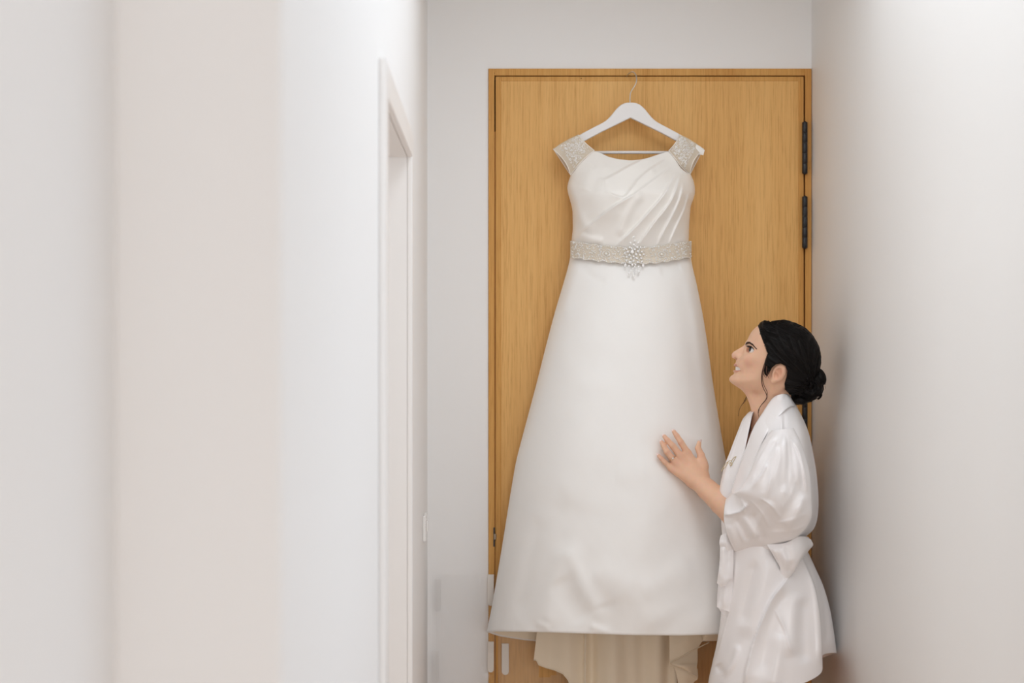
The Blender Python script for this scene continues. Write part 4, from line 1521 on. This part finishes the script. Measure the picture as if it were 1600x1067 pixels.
# --- hair: swept back shell, side wave and low bun
hair_poly = [(1184.2, 508.6), (1187.5, 503.5), (1193, 499.5), (1204, 497), (1218, 496.4), (1232, 499), (1248, 505.5), (1262, 515.5), (1273, 529), (1280, 545),
             (1282.4, 562), (1279, 580), (1272, 596), (1262, 607), (1248, 615), (1234, 616), (1226.5, 607), (1225.5, 598), (1228.5, 588), (1230.0, 578), (1227.2, 570.5),
             (1220, 566.6), (1212.5, 568), (1206.5, 573), (1202.5, 581), (1198.8, 587), (1194.6, 583), (1193.2, 575), (1196.4, 562), (1200.2, 551), (1197.0, 542), (1192.6, 533), (1188.4, 522), (1186.4, 514)]
HT = PolyTable(hair_poly, 1150, 1310, 480, 650)
ax, X = grid3((1178, 488, -58), (1296, 640, 58), 0.95)
x, y, z = X
za = np.abs(z)
XM = (x, y, za)
cr2 = ell(XM, (1229, 553.5, 0), (57.0, 51.5, 49.5), 22)
side = ell(XM, (1203, 562, 36), (18, 24, 9.5), 18)
nape = ell(XM, (1240, 590, 0), (32, 30, 36), 30)
fh = ell(XM, (1203, 556, 0), (96, 72, 41.5), 22)
cch = np.interp(ax[1], [500, 535, 560, 575, 590, 606], [0.012, 0.016, 0.022, 0.026, 0.030, 0.026])[None, :, None]
fh = smax(fh, PS(*np.broadcast_arrays(x - cch * z * z, y + 0 * z)), 7.0)
fh = smin(ell(XM, (1224, 555, 0), (55, 46.5, 43.5), 22), fh, 9.0) - 3.2
base = smin(smin(cr2, side, 10), nape, 10)
base = smin(base, fh, 12)
gx, gy = np.broadcast_arrays(x[:, :, 0], y[:, :, 0])
phi = np.arctan2(gy - 604, gx - 1268)[:, :, None]
rr_ = np.hypot(gy - 604, gx - 1268)[:, :, None]
groove = 0.55 * np.sin(46 * phi + 0.05 * rr_ + za * 0.22) + 0.45 * np.sin(83 * phi - 0.03 * rr_ + za * 0.31 + 1.0) + 0.7 * np.sin(17 * phi + za * 0.1)
base = base + groove * 0.8
prism = HT(gx, gy)[:, :, None]
hair = smax(base, prism, 2.6)
# seated on the scalp so that it sits on the scalp
hv2, hf2 = surface_nets(ax, hair.astype(np.float32))
hairo = obj('hair', mesh_np('hair', head_w(hv2), hf2), M['hair'], person)
# bun
ax, X = grid3((1232, 566, -34), (1300, 640, 34), 0.95)
x, y, z = X
bun = ell(X, (1263, 602.5, 0), (24.5, 22.5, 24), 25)
a_ = np.arctan2(y - 603, x - 1262)
rb = np.sqrt((x - 1262) ** 2 + (y - 603) ** 2)
bun = bun - 1.9 * np.sin(a_ * 2 + rb * 0.42 + 0.6) - 0.8 * np.sin(a_ * 5 - rb * 0.55 + z * 0.15) - 0.45 * np.sin(a_ * 9 + rb * 1.3 + z * 0.4)
bun = smin(bun, cap(X, (1236, 614, 0), (1246, 626, 4), 9, 6), 5)
bun = smin(bun, ell(X, (1281, 588, -2), (9, 14, 12), -20), 4)
bun = smin(bun, ell(X, (1250, 624, -4), (12, 7, 12), 10), 4)
nv3, nf3 = surface_nets(ax, bun.astype(np.float32))
obj('bun', mesh_np('bun', head_w(nv3), nf3), M['hair'], hairo)
# strands lying over the shell and the bun, and loose tendrils
rs = np.random.default_rng(9)
tb = []
hb2 = BVHTree.FromPolygons([tuple(p) for p in head_w(hv2)], [tuple(q) for q in hf2.tolist()])
front = cr(np.array([(1186, 510), (1189, 503), (1200, 499), (1214, 498), (1192, 524), (1196, 536), (1201, 548), (1199, 558)], float), 8)
starts = [(1187 + 6 * t, 509 + 44 * t) for t in np.linspace(0, 1, 46)] + [(1190 + 36 * t, 501 - 3 * t) for t in np.linspace(0, 1, 30)]
for sx_, sy2 in starts:
    for zz in (-44, -30, -12):
        p0 = np.array([sx_ + rs.uniform(0, 6), sy2 + rs.normal(0, 1.0), zz + rs.normal(0, 3)])
        p1 = np.array([1266 + rs.normal(0, 4), 590 + rs.normal(0, 7), zz * 0.4])
        mid = (p0 + p1) / 2 + np.array([10, -16 if sy2 < 520 else -4, zz * 0.25])
        path = cr(np.array([p0, mid, p1]), 14)
        q3 = []
        ok = True
        for p_ in path:
            wpt = head_w(p_)
            hit = hb2.find_nearest(Vector(wpt))
            n_ = np.array(hit[1])
            o_ = np.array(hit[0]) - head_w(np.array([1229, 555, 0]))
            n_ = n_ if n_ @ o_ > 0 else -n_
            q3.append(np.array(hit[0]) + n_ * rs.uniform(0.0002, 0.0012))
        tb.append((np.array(q3), rs.uniform(0.00035, 0.0008)))
for q_ in range(60):
    a0 = rs.uniform(0, 6.28)
    rr2 = rs.uniform(6, 23)
    t_ = np.linspace(a0, a0 + rs.uniform(1.2, 3.0), 16)
    rad_ = rr2 + 2 * np.sin(t_ * 2)
    zz = -np.sqrt(np.clip(1 - (rad_ / 25.5) ** 2, 0.02, 1)) * 25.5
    tb.append((head_w(np.stack([1263 + rad_ * np.cos(t_), 602.5 + 0.94 * rad_ * np.sin(t_), zz], 1)), rs.uniform(0.0004, 0.0009)))
for q_ in range(26):       # fly-away hairs at the bun and the crown
    a0 = rs.uniform(-1.2, 1.9)
    b0 = np.array([1263 + 22 * math.cos(a0), 602 + 21 * math.sin(a0), rs.uniform(-10, 10)])
    tb.append((head_w(cr(np.array([b0, b0 + np.array([4 * math.cos(a0), 4 * math.sin(a0), 1]), b0 + np.array([6 * math.cos(a0 + 0.8), 6 * math.sin(a0 + 0.8), 2])]), 8)), 0.0003))
st = obj('hair_strands', tubes_mesh('hair_strands', tb, 5), M['hair'], hairo)
st['kind'] = 'stuff'
tend = [
    ([(1198, 560, -44), (1193, 574, -45), (1190.5, 588, -43), (1192, 602, -38), (1197.6, 614, -33), (1198, 621, -31), (1190, 631, -31), (1185, 641, -33), (1187, 651, -35), (1191, 660, -37)], 0.0011),
    ([(1200, 558, -44), (1194.5, 572, -45.5), (1192, 588, -44), (1194, 600, -40), (1199, 612, -34), (1196, 624, -31), (1188, 634, -32), (1185.5, 644, -34)], 0.0007),
    ([(1200, 552, -43), (1195.5, 566, -45), (1193.0, 580, -45), (1197, 588, -46), (1202, 578, -48)], 0.0009),
    ([(1205, 556, -45), (1199.5, 566, -47), (1198, 580, -47.5), (1202, 590, -47)], 0.0009),
    ([(1172, 610, 26), (1166, 624, 30), (1158, 634, 32), (1154, 642, 34), (1152, 652, 34)], 0.0006),
    ([(1172, 612, 26), (1165, 622, 30), (1160, 632, 32)], 0.0008),
    ([(1190, 650, -36), (1180, 668, -40), (1172, 670, -42)], 0.00035),
]
tb = []
for pts_, r_ in tend:
    c_ = cr(np.array(pts_, float), 40)
    for q_ in range(3):
        w_ = np.array([[0.6 * (q_ - 1), 0.3 * (q_ - 1), -0.3 * q_]]) * np.linspace(1, 0.3, 40)[:, None]
        tb.append((head_w(c_ + w_), np.linspace(r_ * 0.62, r_ * 0.25, 40)))
lo2 = obj('loose_tendrils', tubes_mesh('loose_tendrils', tb, 6), M['hair_loose'], hairo)
lo2['kind'] = 'stuff'
lo2['label'] = 'thin wavy dark brown tendrils by the ear and neck'

# ------------------------------------------------------------------ the robe
robe = empty('robe', P(1200, 850, WY))
robe.parent = person
robe.matrix_parent_inverse = person.matrix_world.inverted()


def cloth(name, ctrl, nv, nu, fold=(), seed=1, rough=0.0009, scale=34, closed=False, front=None, parent=None, mat=None):
    q = cr(np.asarray(ctrl, float), nv, 0)
    q = cr(q, nu, 1, closed)
    w_ = 1.0 if front is None else front(q)
    q = q.copy()
    q[..., 2] -= w_ * (folds(q[..., 0], q[..., 1], fold) + rough * wav(q[..., 0], q[..., 1], seed, scale))
    return obj(name, grid_mesh(name, P(q[..., 0], q[..., 1], q[..., 2]), closed), mat or M['robe'], parent or robe), q


near_ctrl = [
    [(1209, 620, 3.742), (1216, 617, 3.728), (1224, 615, 3.735), (1232, 618, 3.765), (1236, 621, 3.80)],
    [(1191, 645, 3.730), (1205, 644, 3.690), (1222, 643, 3.675), (1241, 642, 3.715), (1251, 646, 3.80)],
    [(1177, 668, 3.728), (1197, 668, 3.668), (1222, 668, 3.638), (1250, 669, 3.680), (1263, 674, 3.80)],
    [(1165, 700, 3.735), (1186, 700, 3.665), (1216, 700, 3.625), (1253, 702, 3.660), (1270.5, 707, 3.80)],
    [(1153, 735, 3.735), (1176, 737, 3.665), (1213, 740, 3.625), (1256, 742, 3.660), (1276.5, 745, 3.80)],
    [(1143, 767, 3.735), (1170, 770, 3.670), (1212, 780, 3.635), (1259, 785, 3.670), (1279, 790, 3.80)],
    [(1138, 800, 3.740), (1166, 805, 3.675), (1211, 812, 3.650), (1256, 816, 3.680), (1273.5, 822, 3.80)],
    [(1134, 830, 3.745), (1163, 832, 3.690), (1206, 838, 3.670), (1246, 838, 3.690), (1258, 840, 3.80)],
    [(1133, 856, 3.745), (1161, 857, 3.700), (1206, 858, 3.675), (1244, 856, 3.700), (1255, 853, 3.80)],
]
nf = [([(1222, 644), (1221.5, 660), (1221, 678)], 2.2, 0.004, 'r'), ([(1224, 646), (1226, 662), (1228, 676)], 3, -0.003, 'r'),
      ([(1248, 655), (1258, 700), (1263, 750), (1266, 800)], 9, 0.006, 'r'), ([(1264, 722), (1262, 760), (1258, 800)], 5, -0.004, 'r'),
      ([(1180, 690), (1172, 716), (1160, 752)], 4, 0.0045, 'r'), ([(1190, 690), (1182, 720), (1170, 752)], 5, -0.004, 'r'),
      ([(1250, 838), (1262, 822), (1268, 800)], 6, 0.006, 'r')]
cloth('robe_left_half', near_ctrl, 110, 70, nf, 3, 0.0007, 30)
far_ctrl = [
    [(1186, 636, 3.835), (1181, 637, 3.860), (1195, 630, 3.895), (1220, 625, 3.870), (1238, 621, 3.80)],
    [(1176, 645, 3.775), (1166.5, 647, 3.835), (1185, 647, 3.93), (1225, 644, 3.93), (1251, 646, 3.80)],
    [(1170.5, 668, 3.755), (1154.5, 671, 3.820), (1180, 670, 3.955), (1230, 668, 3.965), (1263, 674, 3.80)],
    [(1164, 700, 3.745), (1142.5, 702, 3.810), (1170, 700, 3.965), (1230, 700, 3.975), (1270.5, 707, 3.80)],
    [(1158, 735, 3.745), (1130, 737, 3.800), (1165, 737, 3.965), (1235, 740, 3.975), (1276.5, 745, 3.80)],
    [(1152, 768, 3.745), (1124.5, 765, 3.800), (1165, 770, 3.955), (1235, 785, 3.965), (1279, 790, 3.80)],
    [(1151, 800, 3.745), (1126, 800, 3.800), (1165, 805, 3.945), (1235, 812, 3.945), (1273.5, 822, 3.80)],
    [(1150, 830, 3.745), (1128, 830, 3.800), (1165, 832, 3.93), (1230, 838, 3.93), (1258, 840, 3.80)],
    [(1150, 856, 3.745), (1129, 856, 3.800), (1165, 857, 3.925), (1230, 858, 3.925), (1255, 853, 3.80)],
]
ff = [([(1160, 660), (1150, 690), (1136, 730), (1128, 764)], 3, 0.003, 'r'), ([(1166, 664), (1156, 700), (1144, 740)], 3, -0.003, 'r')]
cloth('robe_right_half', far_ctrl, 90, 80, ff, 5, 0.0006, 30)

# neck band of the near side, then of the far side
cin = cr(np.array([(1239, 624, 3.80), (1229, 615, 3.757), (1209, 620, 3.738), (1191, 645, 3.724), (1177, 668, 3.722), (1165, 700, 3.728), (1153, 735, 3.728), (1143, 768, 3.728), (1139, 790, 3.733)], float), 90)
cou = cr(np.array([(1247, 638, 3.80), (1238, 634, 3.72), (1224, 642, 3.668), (1206, 664, 3.662), (1193, 686, 3.652), (1181, 714, 3.660), (1169, 746, 3.668), (1158, 774, 3.680), (1152, 792, 3.690)], float), 90)
t_ = np.linspace(0, 1, 14)[None, :, None]
cb = cin[:, None] * (1 - t_) + cou[:, None] * t_
cb[..., 2] -= 0.007 * np.sin(math.pi * np.clip(t_[..., 0] * 1.0, 0, 1)) ** 0.5 + 0.0008
rollb = cb[:, :1].copy()
rollb[..., 2] += 0.008
rollb[..., 0] += 1.2
cb = np.concatenate([rollb, cb], 1)
cb[..., 2] -= 0.0008 * wav(cb[..., 0], cb[..., 1], 8, 22)
obj('collar', grid_mesh('collar', P(cb[..., 0], cb[..., 1], cb[..., 2])), M['robe'], robe)
fin = cr(np.array([(1239, 624, 3.80), (1229, 617, 3.85), (1205, 624, 3.868), (1187, 636, 3.842), (1177, 645, 3.780), (1171, 668, 3.752), (1164.5, 700, 3.741), (1158, 735, 3.742), (1153, 772, 3.745)], float), 80)
fou = cr(np.array([(1247, 638, 3.80), (1238, 636, 3.89), (1212, 640, 3.915), (1182, 642, 3.880), (1163.5, 650, 3.830), (1152.5, 674, 3.806), (1141, 704, 3.795), (1130, 735, 3.789), (1126, 772, 3.789)], float), 80)
t_ = np.linspace(0, 1, 12)[None, :, None]
cb = fin[:, None] * (1 - t_) + fou[:, None] * t_
cb[..., 2] -= 0.006 * np.sin(math.pi * t_[..., 0]) ** 0.5
obj('collar', grid_mesh('collar', P(cb[..., 0], cb[..., 1], cb[..., 2])), M['robe'], robe)
# gold stitched script on the far band
emb = [
    [(1127, 736), (1130, 730), (1134, 724), (1137, 721), (1135, 727), (1130, 733)],
    [(1136, 723), (1140, 719), (1143, 720), (1140, 725), (1142, 726), (1146, 720), (1149, 715), (1150, 713), (1147, 714), (1143, 719)],
    [(1138, 724), (1141, 722), (1144, 725), (1141, 728)],
]
tb = []
for e_ in emb:
    c_ = cr(np.array(e_, float), 36)
    tq = np.clip((c_[:, 0] - np.interp(c_[:, 1], [700, 735], [1141, 1130])) / 26, 0, 1)
    yd = np.interp(c_[:, 1], [700, 735], [3.795, 3.789]) * (1 - tq) + 3.741 * tq - 0.0085
    tb.append((P(c_[:, 0], c_[:, 1], yd), 0.0007))
em = obj('gold_embroidery', tubes_mesh('gold_embroidery', tb, 6), M['gold'], robe)
em['label'] = 'gold stitched script on the robe front'

# --- left sleeve: a wide tube from the shoulder seam over the elbow to the cuff
ts = np.linspace(0, 1, 9)
cen = np.array([  # L (upper / front edge), R (lower / back edge), depth, half thickness
    (1205, 672, 1240, 668, 3.638, 0.040),
    (1192, 690, 1251, 690, 3.625, 0.052),
    (1181, 714, 1260, 716, 3.615, 0.058),
    (1171, 738, 1266.5, 746, 3.610, 0.060),
    (1161, 757, 1268.5, 780, 3.610, 0.060),
    (1154, 766, 1267, 812, 3.618, 0.058),
    (1149, 769, 1243, 840, 3.640, 0.054),
    (1143, 770, 1196, 856, 3.675, 0.050),
    (1134, 779, 1148, 862, 3.712, 0.046)], float)
rows = cr(cen, 150)
nu = 120
phi = np.arange(nu) / nu * 2 * math.pi
q = np.zeros((150, nu, 3))
cu = (1 - np.cos(phi)) / 2                       # 0 at L, 1 at R, back to 0
q[..., 0] = rows[:, 0:1] + (rows[:, 2:3] - rows[:, 0:1]) * cu
q[..., 1] = rows[:, 1:2] + (rows[:, 3:4] - rows[:, 1:2]) * cu
q[..., 2] = rows[:, 4:5] - rows[:, 5:6] * np.sin(phi)
# the cuff end bows outwards on the near side
tt = np.linspace(0, 1, 150)[:, None]
bow = smooth01((tt - 0.8) / 0.2) * np.sin(math.pi * cu)[None]
q[..., 0] -= 9.0 * bow
q[..., 1] -= 1.5 * bow
sf = [
    ([(1222, 672), (1200, 694), (1184, 722), (1166, 756)], 4.5, 0.006, 'r'),
    ([(1224, 674), (1210, 700), (1192, 736), (1172, 766)], 5.5, 0.007, 'e'),
    ([(1228, 676), (1220, 710), (1206, 750), (1186, 790)], 7, 0.005, 'r'),
    ([(1233, 676), (1238, 700), (1234, 730), (1222, 770)], 7, -0.005, 'r'),
    ([(1236, 684), (1249, 706), (1257, 740), (1261, 772)], 4, 0.0075, 'e'),
    ([(1261, 770), (1244, 800), (1226, 828)], 8, 0.006, 'r'),
    ([(1250, 740), (1240, 780), (1216, 816), (1196, 836)], 9, -0.005, 'r'),
    ([(1206, 780), (1196, 800), (1184, 822), (1178, 846)], 8, 0.006, 'r'),
    ([(1128, 803), (1144, 803), (1160, 797), (1170, 784)], 4.5, 0.013, 'e'),
    ([(1158, 778), (1162, 790), (1160, 802)], 2.5, 0.006, 'r'),
    ([(1148, 808), (1160, 826), (1172, 846)], 5, -0.006, 'r'),
    ([(1160, 806), (1172, 824), (1182, 842)], 5, 0.006, 'r'),
    ([(1174, 800), (1186, 822), (1192, 846)], 6, -0.005, 'r'),
    ([(1136, 818), (1146, 840), (1150, 860)], 5, 0.004, 'r'),
    ([(1200, 690), (1190, 706), (1182, 716)], 3, -0.003, 'r'),
    ([(1214, 690), (1204, 712), (1196, 730)], 3.5, -0.004, 'r'),
]
rg_ = np.random.default_rng(41)
for i_ in range(15):                      # fine gathers running from the shoulder seam and creases at the elbow
    f_ = i_ / 14
    a_ = (1211 + 24 * f_ + rg_.normal(0, 1), 675 + 3 * abs(f_ - 0.4) + rg_.normal(0, 1))
    b_ = (1168 + 86 * f_ + rg_.normal(0, 4), 742 + 34 * math.sin(2.2 * f_) + rg_.normal(0, 9))
    m_ = ((a_[0] + b_[0]) / 2 - 5 + 9 * f_ + rg_.normal(0, 1.5), (a_[1] + b_[1]) / 2 + rg_.normal(0, 2))
    sf.append(([a_, m_, b_], rg_.uniform(1.6, 3.0), rg_.uniform(0.0012, 0.0030), 'e' if i_ % 3 else 'r'))
for a_, m_, b_ in (((1262, 800), (1238, 812), (1208, 816)), ((1264, 818), (1240, 828), (1204, 832)), ((1186, 776), (1206, 790), (1222, 812)), ((1170, 778), (1190, 800), (1204, 826)),
                   ((1246, 742), (1236, 772), (1218, 800)), ((1150, 812), (1156, 830), (1164, 850)), ((1256, 770), (1248, 800), (1228, 826))):
    sf.append(([a_, m_, b_], 2.6, 0.0030, 'e'))
wgt = np.clip(np.sin(phi) * 1.8, 0, 1)[None]
q[..., 2] -= wgt * (1.25 * folds(q[..., 0], q[..., 1], sf) + 0.0010 * wav(q[..., 0], q[..., 1], 17, 34))
# turned-in cuff
l1 = q[-1].copy()
c_ = l1.mean(0)
i1 = l1 + (c_ - l1) * 0.05 + np.array([0.5, 0, 0])
i2 = l1 + (c_ - l1) * 0.09 + np.array([14, 0, -0.004])
q = np.concatenate([q, i1[None], i2[None]])
obj('sleeve', grid_mesh('sleeve', P(q[..., 0], q[..., 1], q[..., 2]), True), M['robe'], robe)
# far sleeve
cen2 = np.array([(1206, 676, 1240, 670, 3.95, 0.045), (1192, 720, 1256, 720, 3.975, 0.055), (1184, 780, 1258, 790, 3.985, 0.060), (1178, 840, 1250, 850, 3.985, 0.060), (1172, 900, 1244, 905, 3.985, 0.060)], float)
rows = cr(cen2, 60)
q2 = np.zeros((60, 60, 3))
ph2 = np.arange(60) / 60 * 2 * math.pi
cu2 = (1 - np.cos(ph2)) / 2
q2[..., 0] = rows[:, 0:1] + (rows[:, 2:3] - rows[:, 0:1]) * cu2
q2[..., 1] = rows[:, 1:2] + (rows[:, 3:4] - rows[:, 1:2]) * cu2
q2[..., 2] = rows[:, 4:5] - rows[:, 5:6] * np.sin(ph2) - 0.0012 * wav(q2[..., 0], q2[..., 1], 23, 40)
obj('sleeve', grid_mesh('sleeve', P(q2[..., 0], q2[..., 1], q2[..., 2]), True), M['robe'], robe)

# --- lower part of the robe
Ys = [848, 880, 920, 960, 1000, 1040, 1070]
L0 = [1131, 1129, 1128, 1127, 1121, 1112, 1106]
R0 = [1256, 1271, 1289, 1299, 1305, 1309.5, 1311]
cols = [  # fraction across (0 = front silhouette, 1 = back silhouette), depth at waist, at hem, hem height in the picture
    (0.00, 3.800, 3.800, 1098), (0.10, 3.725, 3.700, 1094), (0.30, 3.675, 3.635, 1088), (0.52, 3.660, 3.610, 1080), (0.72, 3.680, 3.620, 1068),
    (0.855, 3.705, 3.660, 1050), (0.872, 3.722, 3.712, 1024), (1.00, 3.800, 3.800, 1020), (0.90, 3.900, 3.930, 1026), (0.55, 3.930, 3.985, 1050), (0.15, 3.890, 3.930, 1080)]
nvr = 9
ctrl = np.zeros((nvr, len(cols), 3))
for j, (f_, d0, d1, hm) in enumerate(cols):
    for i in range(nvr):
        v_ = i / (nvr - 1)
        yy = 848 + (hm - 848) * v_
        Lx, Rx = np.interp(yy, Ys, L0), np.interp(yy, Ys, R0)
        fr = f_
        if 0.8 < f_ < 0.95:                     # the step in the hem fades out towards the waist
            fr = f_ * v_ ** 0.3 + (0.80 if f_ < 0.86 else 0.90) * (1 - v_ ** 0.3)
        xx = Lx + (Rx - Lx) * fr
        if f_ == 0.855: xx = xx * (1 - v_) + v_ * 1283.5
        if f_ == 0.872: xx = xx * (1 - v_) + v_ * 1285.0
        ctrl[i, j] = (xx, yy, d0 + (d1 - d0) * v_ ** 0.8)
lf_ = [
    ([(1238, 893), (1222, 915), (1206, 937), (1194, 962), (1184, 985), (1174, 1015), (1166, 1050), (1162, 1090)], 9, 0.014, 'e'),
    ([(1232, 915), (1216, 940), (1204, 970), (1196, 1010), (1190, 1060)], 11, -0.006, 'r'),
    ([(1150, 866), (1148, 900), (1143, 940), (1132, 985), (1118, 1034)], 4, 0.006, 'e'),
    ([(1182, 872), (1174, 900), (1166, 940), (1160, 980)], 9, -0.006, 'r'),
    ([(1204, 866), (1198, 890), (1190, 920), (1176, 960), (1162, 1000)], 12, 0.006, 'r'),
    ([(1154, 1004), (1146, 1034), (1132, 1052), (1122, 1046)], 5, 0.006, 'r'),
    ([(1120, 1036), (1128, 1050), (1136, 1056)], 6, -0.006, 'r'),
    ([(1264, 880), (1276, 930), (1281, 990), (1282, 1044)], 7, 0.009, 'r'),
    ([(1284, 900), (1290, 950), (1292, 1010)], 6, -0.005, 'r'),
    ([(1246, 920), (1240, 970), (1234, 1030)], 10, 0.006, 'r'),
    ([(1222, 985), (1214, 1030), (1206, 1080)], 12, 0.006, 'r'),
    ([(1256, 930), (1254, 990), (1256, 1040)], 10, -0.006, 'r'),
    ([(1209, 946), (1216, 962), (1226, 982), (1238, 1022)], 2.0, 0.0030, 'e'),
]
q = cr(ctrl, 150, 0)
q = cr(q, 220, 1, True)
fw_ = np.clip((3.80 - q[..., 2]) / 0.06, 0, 1)
q[..., 2] -= fw_ * (1.5 * folds(q[..., 0], q[..., 1], lf_) + 0.0011 * wav(q[..., 0], q[..., 1] * 0.7, 29, 42))
l1 = q[-1].copy()
i1 = l1 + np.array([0, -0.3, 0]) + (l1.mean(0) - l1) * np.array([0.01, 0, 0.02])
i2 = i1 + np.array([0, -8.0, 0]) + (l1.mean(0) - l1) * np.array([0.01, 0, 0.02])
q = np.concatenate([q, i1[None], i2[None]])
obj('robe_skirt', grid_mesh('robe_skirt', P(q[..., 0], q[..., 1], q[..., 2]), True), M['robe'], robe)

# --- tie belt: waist band, the loose fold over the hip and the bow ends in front
bc = np.array([
    [(1134, 838, 3.735), (1160, 843, 3.682), (1206, 846, 3.655), (1244, 838, 3.678), (1262, 838, 3.745), (1258, 840, 3.82), (1225, 838, 3.94), (1160, 838, 3.94), (1131, 838, 3.815)],
    [(1130, 850, 3.725), (1160, 851, 3.678), (1206, 853, 3.652), (1246, 848, 3.660), (1269, 850, 3.735), (1264, 850, 3.83), (1225, 850, 3.95), (1160, 850, 3.95), (1127, 850, 3.815)],
    [(1132, 862, 3.735), (1160, 858, 3.690), (1206, 861, 3.664), (1246, 862, 3.668), (1262, 860, 3.745), (1258, 860, 3.82), (1225, 864, 3.94), (1160, 864, 3.94), (1130, 862, 3.815)]], float)
cloth('belt', bc, 24, 160, [([(1140, 850), (1180, 858), (1225, 856)], 3, 0.004, 'r'), ([(1216, 860), (1240, 848), (1266, 842)], 3, 0.005, 'r'), ([(1226, 868), (1250, 858), (1268, 850)], 3, 0.004, 'r')],
      33, 0.0012, 20, True, lambda q: np.clip((3.80 - q[..., 2]) / 0.06, 0, 1))
hipf = np.array([
    [(1198, 850, 3.648), (1226, 848, 3.636), (1250, 838, 3.650), (1267, 842, 3.705)],
    [(1204, 860, 3.640), (1228, 862, 3.622), (1252, 854, 3.636), (1270, 850, 3.712)],
    [(1212, 874, 3.650), (1230, 876, 3.620), (1250, 868, 3.634), (1265, 858, 3.705)],
    [(1219, 888, 3.652), (1231, 890, 3.634), (1246, 881, 3.640), (1256, 870, 3.690)],
    [(1216, 902, 3.662), (1227, 906, 3.652), (1240, 894, 3.654), (1248, 880, 3.680)]], float)
cloth('belt_fold', hipf, 60, 60, [([(1206, 854), (1216, 876), (1224, 900)], 3, 0.005, 'r'), ([(1228, 852), (1234, 874), (1234, 898)], 6, -0.006, 'r'), ([(1264, 850), (1250, 874), (1236, 898)], 4, 0.006, 'r')], 37, 0.0008, 20)


def ribbon(name, ctrl, nv=40, nu=14, fold=(), seed=1):
    return cloth(name, ctrl, nv, nu, fold, seed, 0.0008, 16)


ribbon('bow_loop', [[(1128, 842, 3.715), (1136, 841, 3.700), (1146, 846, 3.705)], [(1126, 858, 3.705), (1134, 856, 3.690), (1146, 860, 3.700)],
                    [(1124, 880, 3.705), (1133, 878, 3.690), (1146, 882, 3.700)], [(1122, 898, 3.705), (1132, 900, 3.690), (1144, 902, 3.700)],
                    [(1120, 911, 3.710), (1130, 916, 3.700), (1141, 906, 3.705)]], fold=[([(1130, 850), (1126, 880), (1124, 905)], 3, 0.005, 'r'), ([(1138, 848), (1136, 880), (1134, 910)], 3, -0.005, 'r')], seed=3)
ribbon('belt_end', [[(1128, 862, 3.725), (1138, 862, 3.715), (1149, 864, 3.715)], [(1126, 900, 3.722), (1137, 902, 3.712), (1148, 904, 3.712)],
                    [(1123, 935, 3.722), (1133, 938, 3.712), (1146, 940, 3.714)], [(1120, 948, 3.724), (1130, 952, 3.716), (1141, 956, 3.716)]],
       fold=[([(1136, 870), (1133, 910), (1130, 950)], 3, 0.005, 'r')], seed=5)
ribbon('belt_end', [[(1125, 850, 3.745), (1130, 850, 3.740), (1135, 850, 3.740)], [(1124, 890, 3.745), (1129, 890, 3.740), (1136, 892, 3.738)], [(1121, 925, 3.745), (1128, 928, 3.738), (1136, 928, 3.738)],
                    [(1120, 945, 3.745), (1127, 956, 3.738), (1134, 964, 3.738)]], seed=7)
ribbon('bow_knot', [[(1126, 836, 3.712), (1134, 833, 3.696), (1144, 838, 3.700)], [(1124, 848, 3.706), (1134, 847, 3.686), (1147, 850, 3.694)], [(1127, 858, 3.712), (1135, 860, 3.694), (1145, 860, 3.700)]], 20, 20, seed=9)
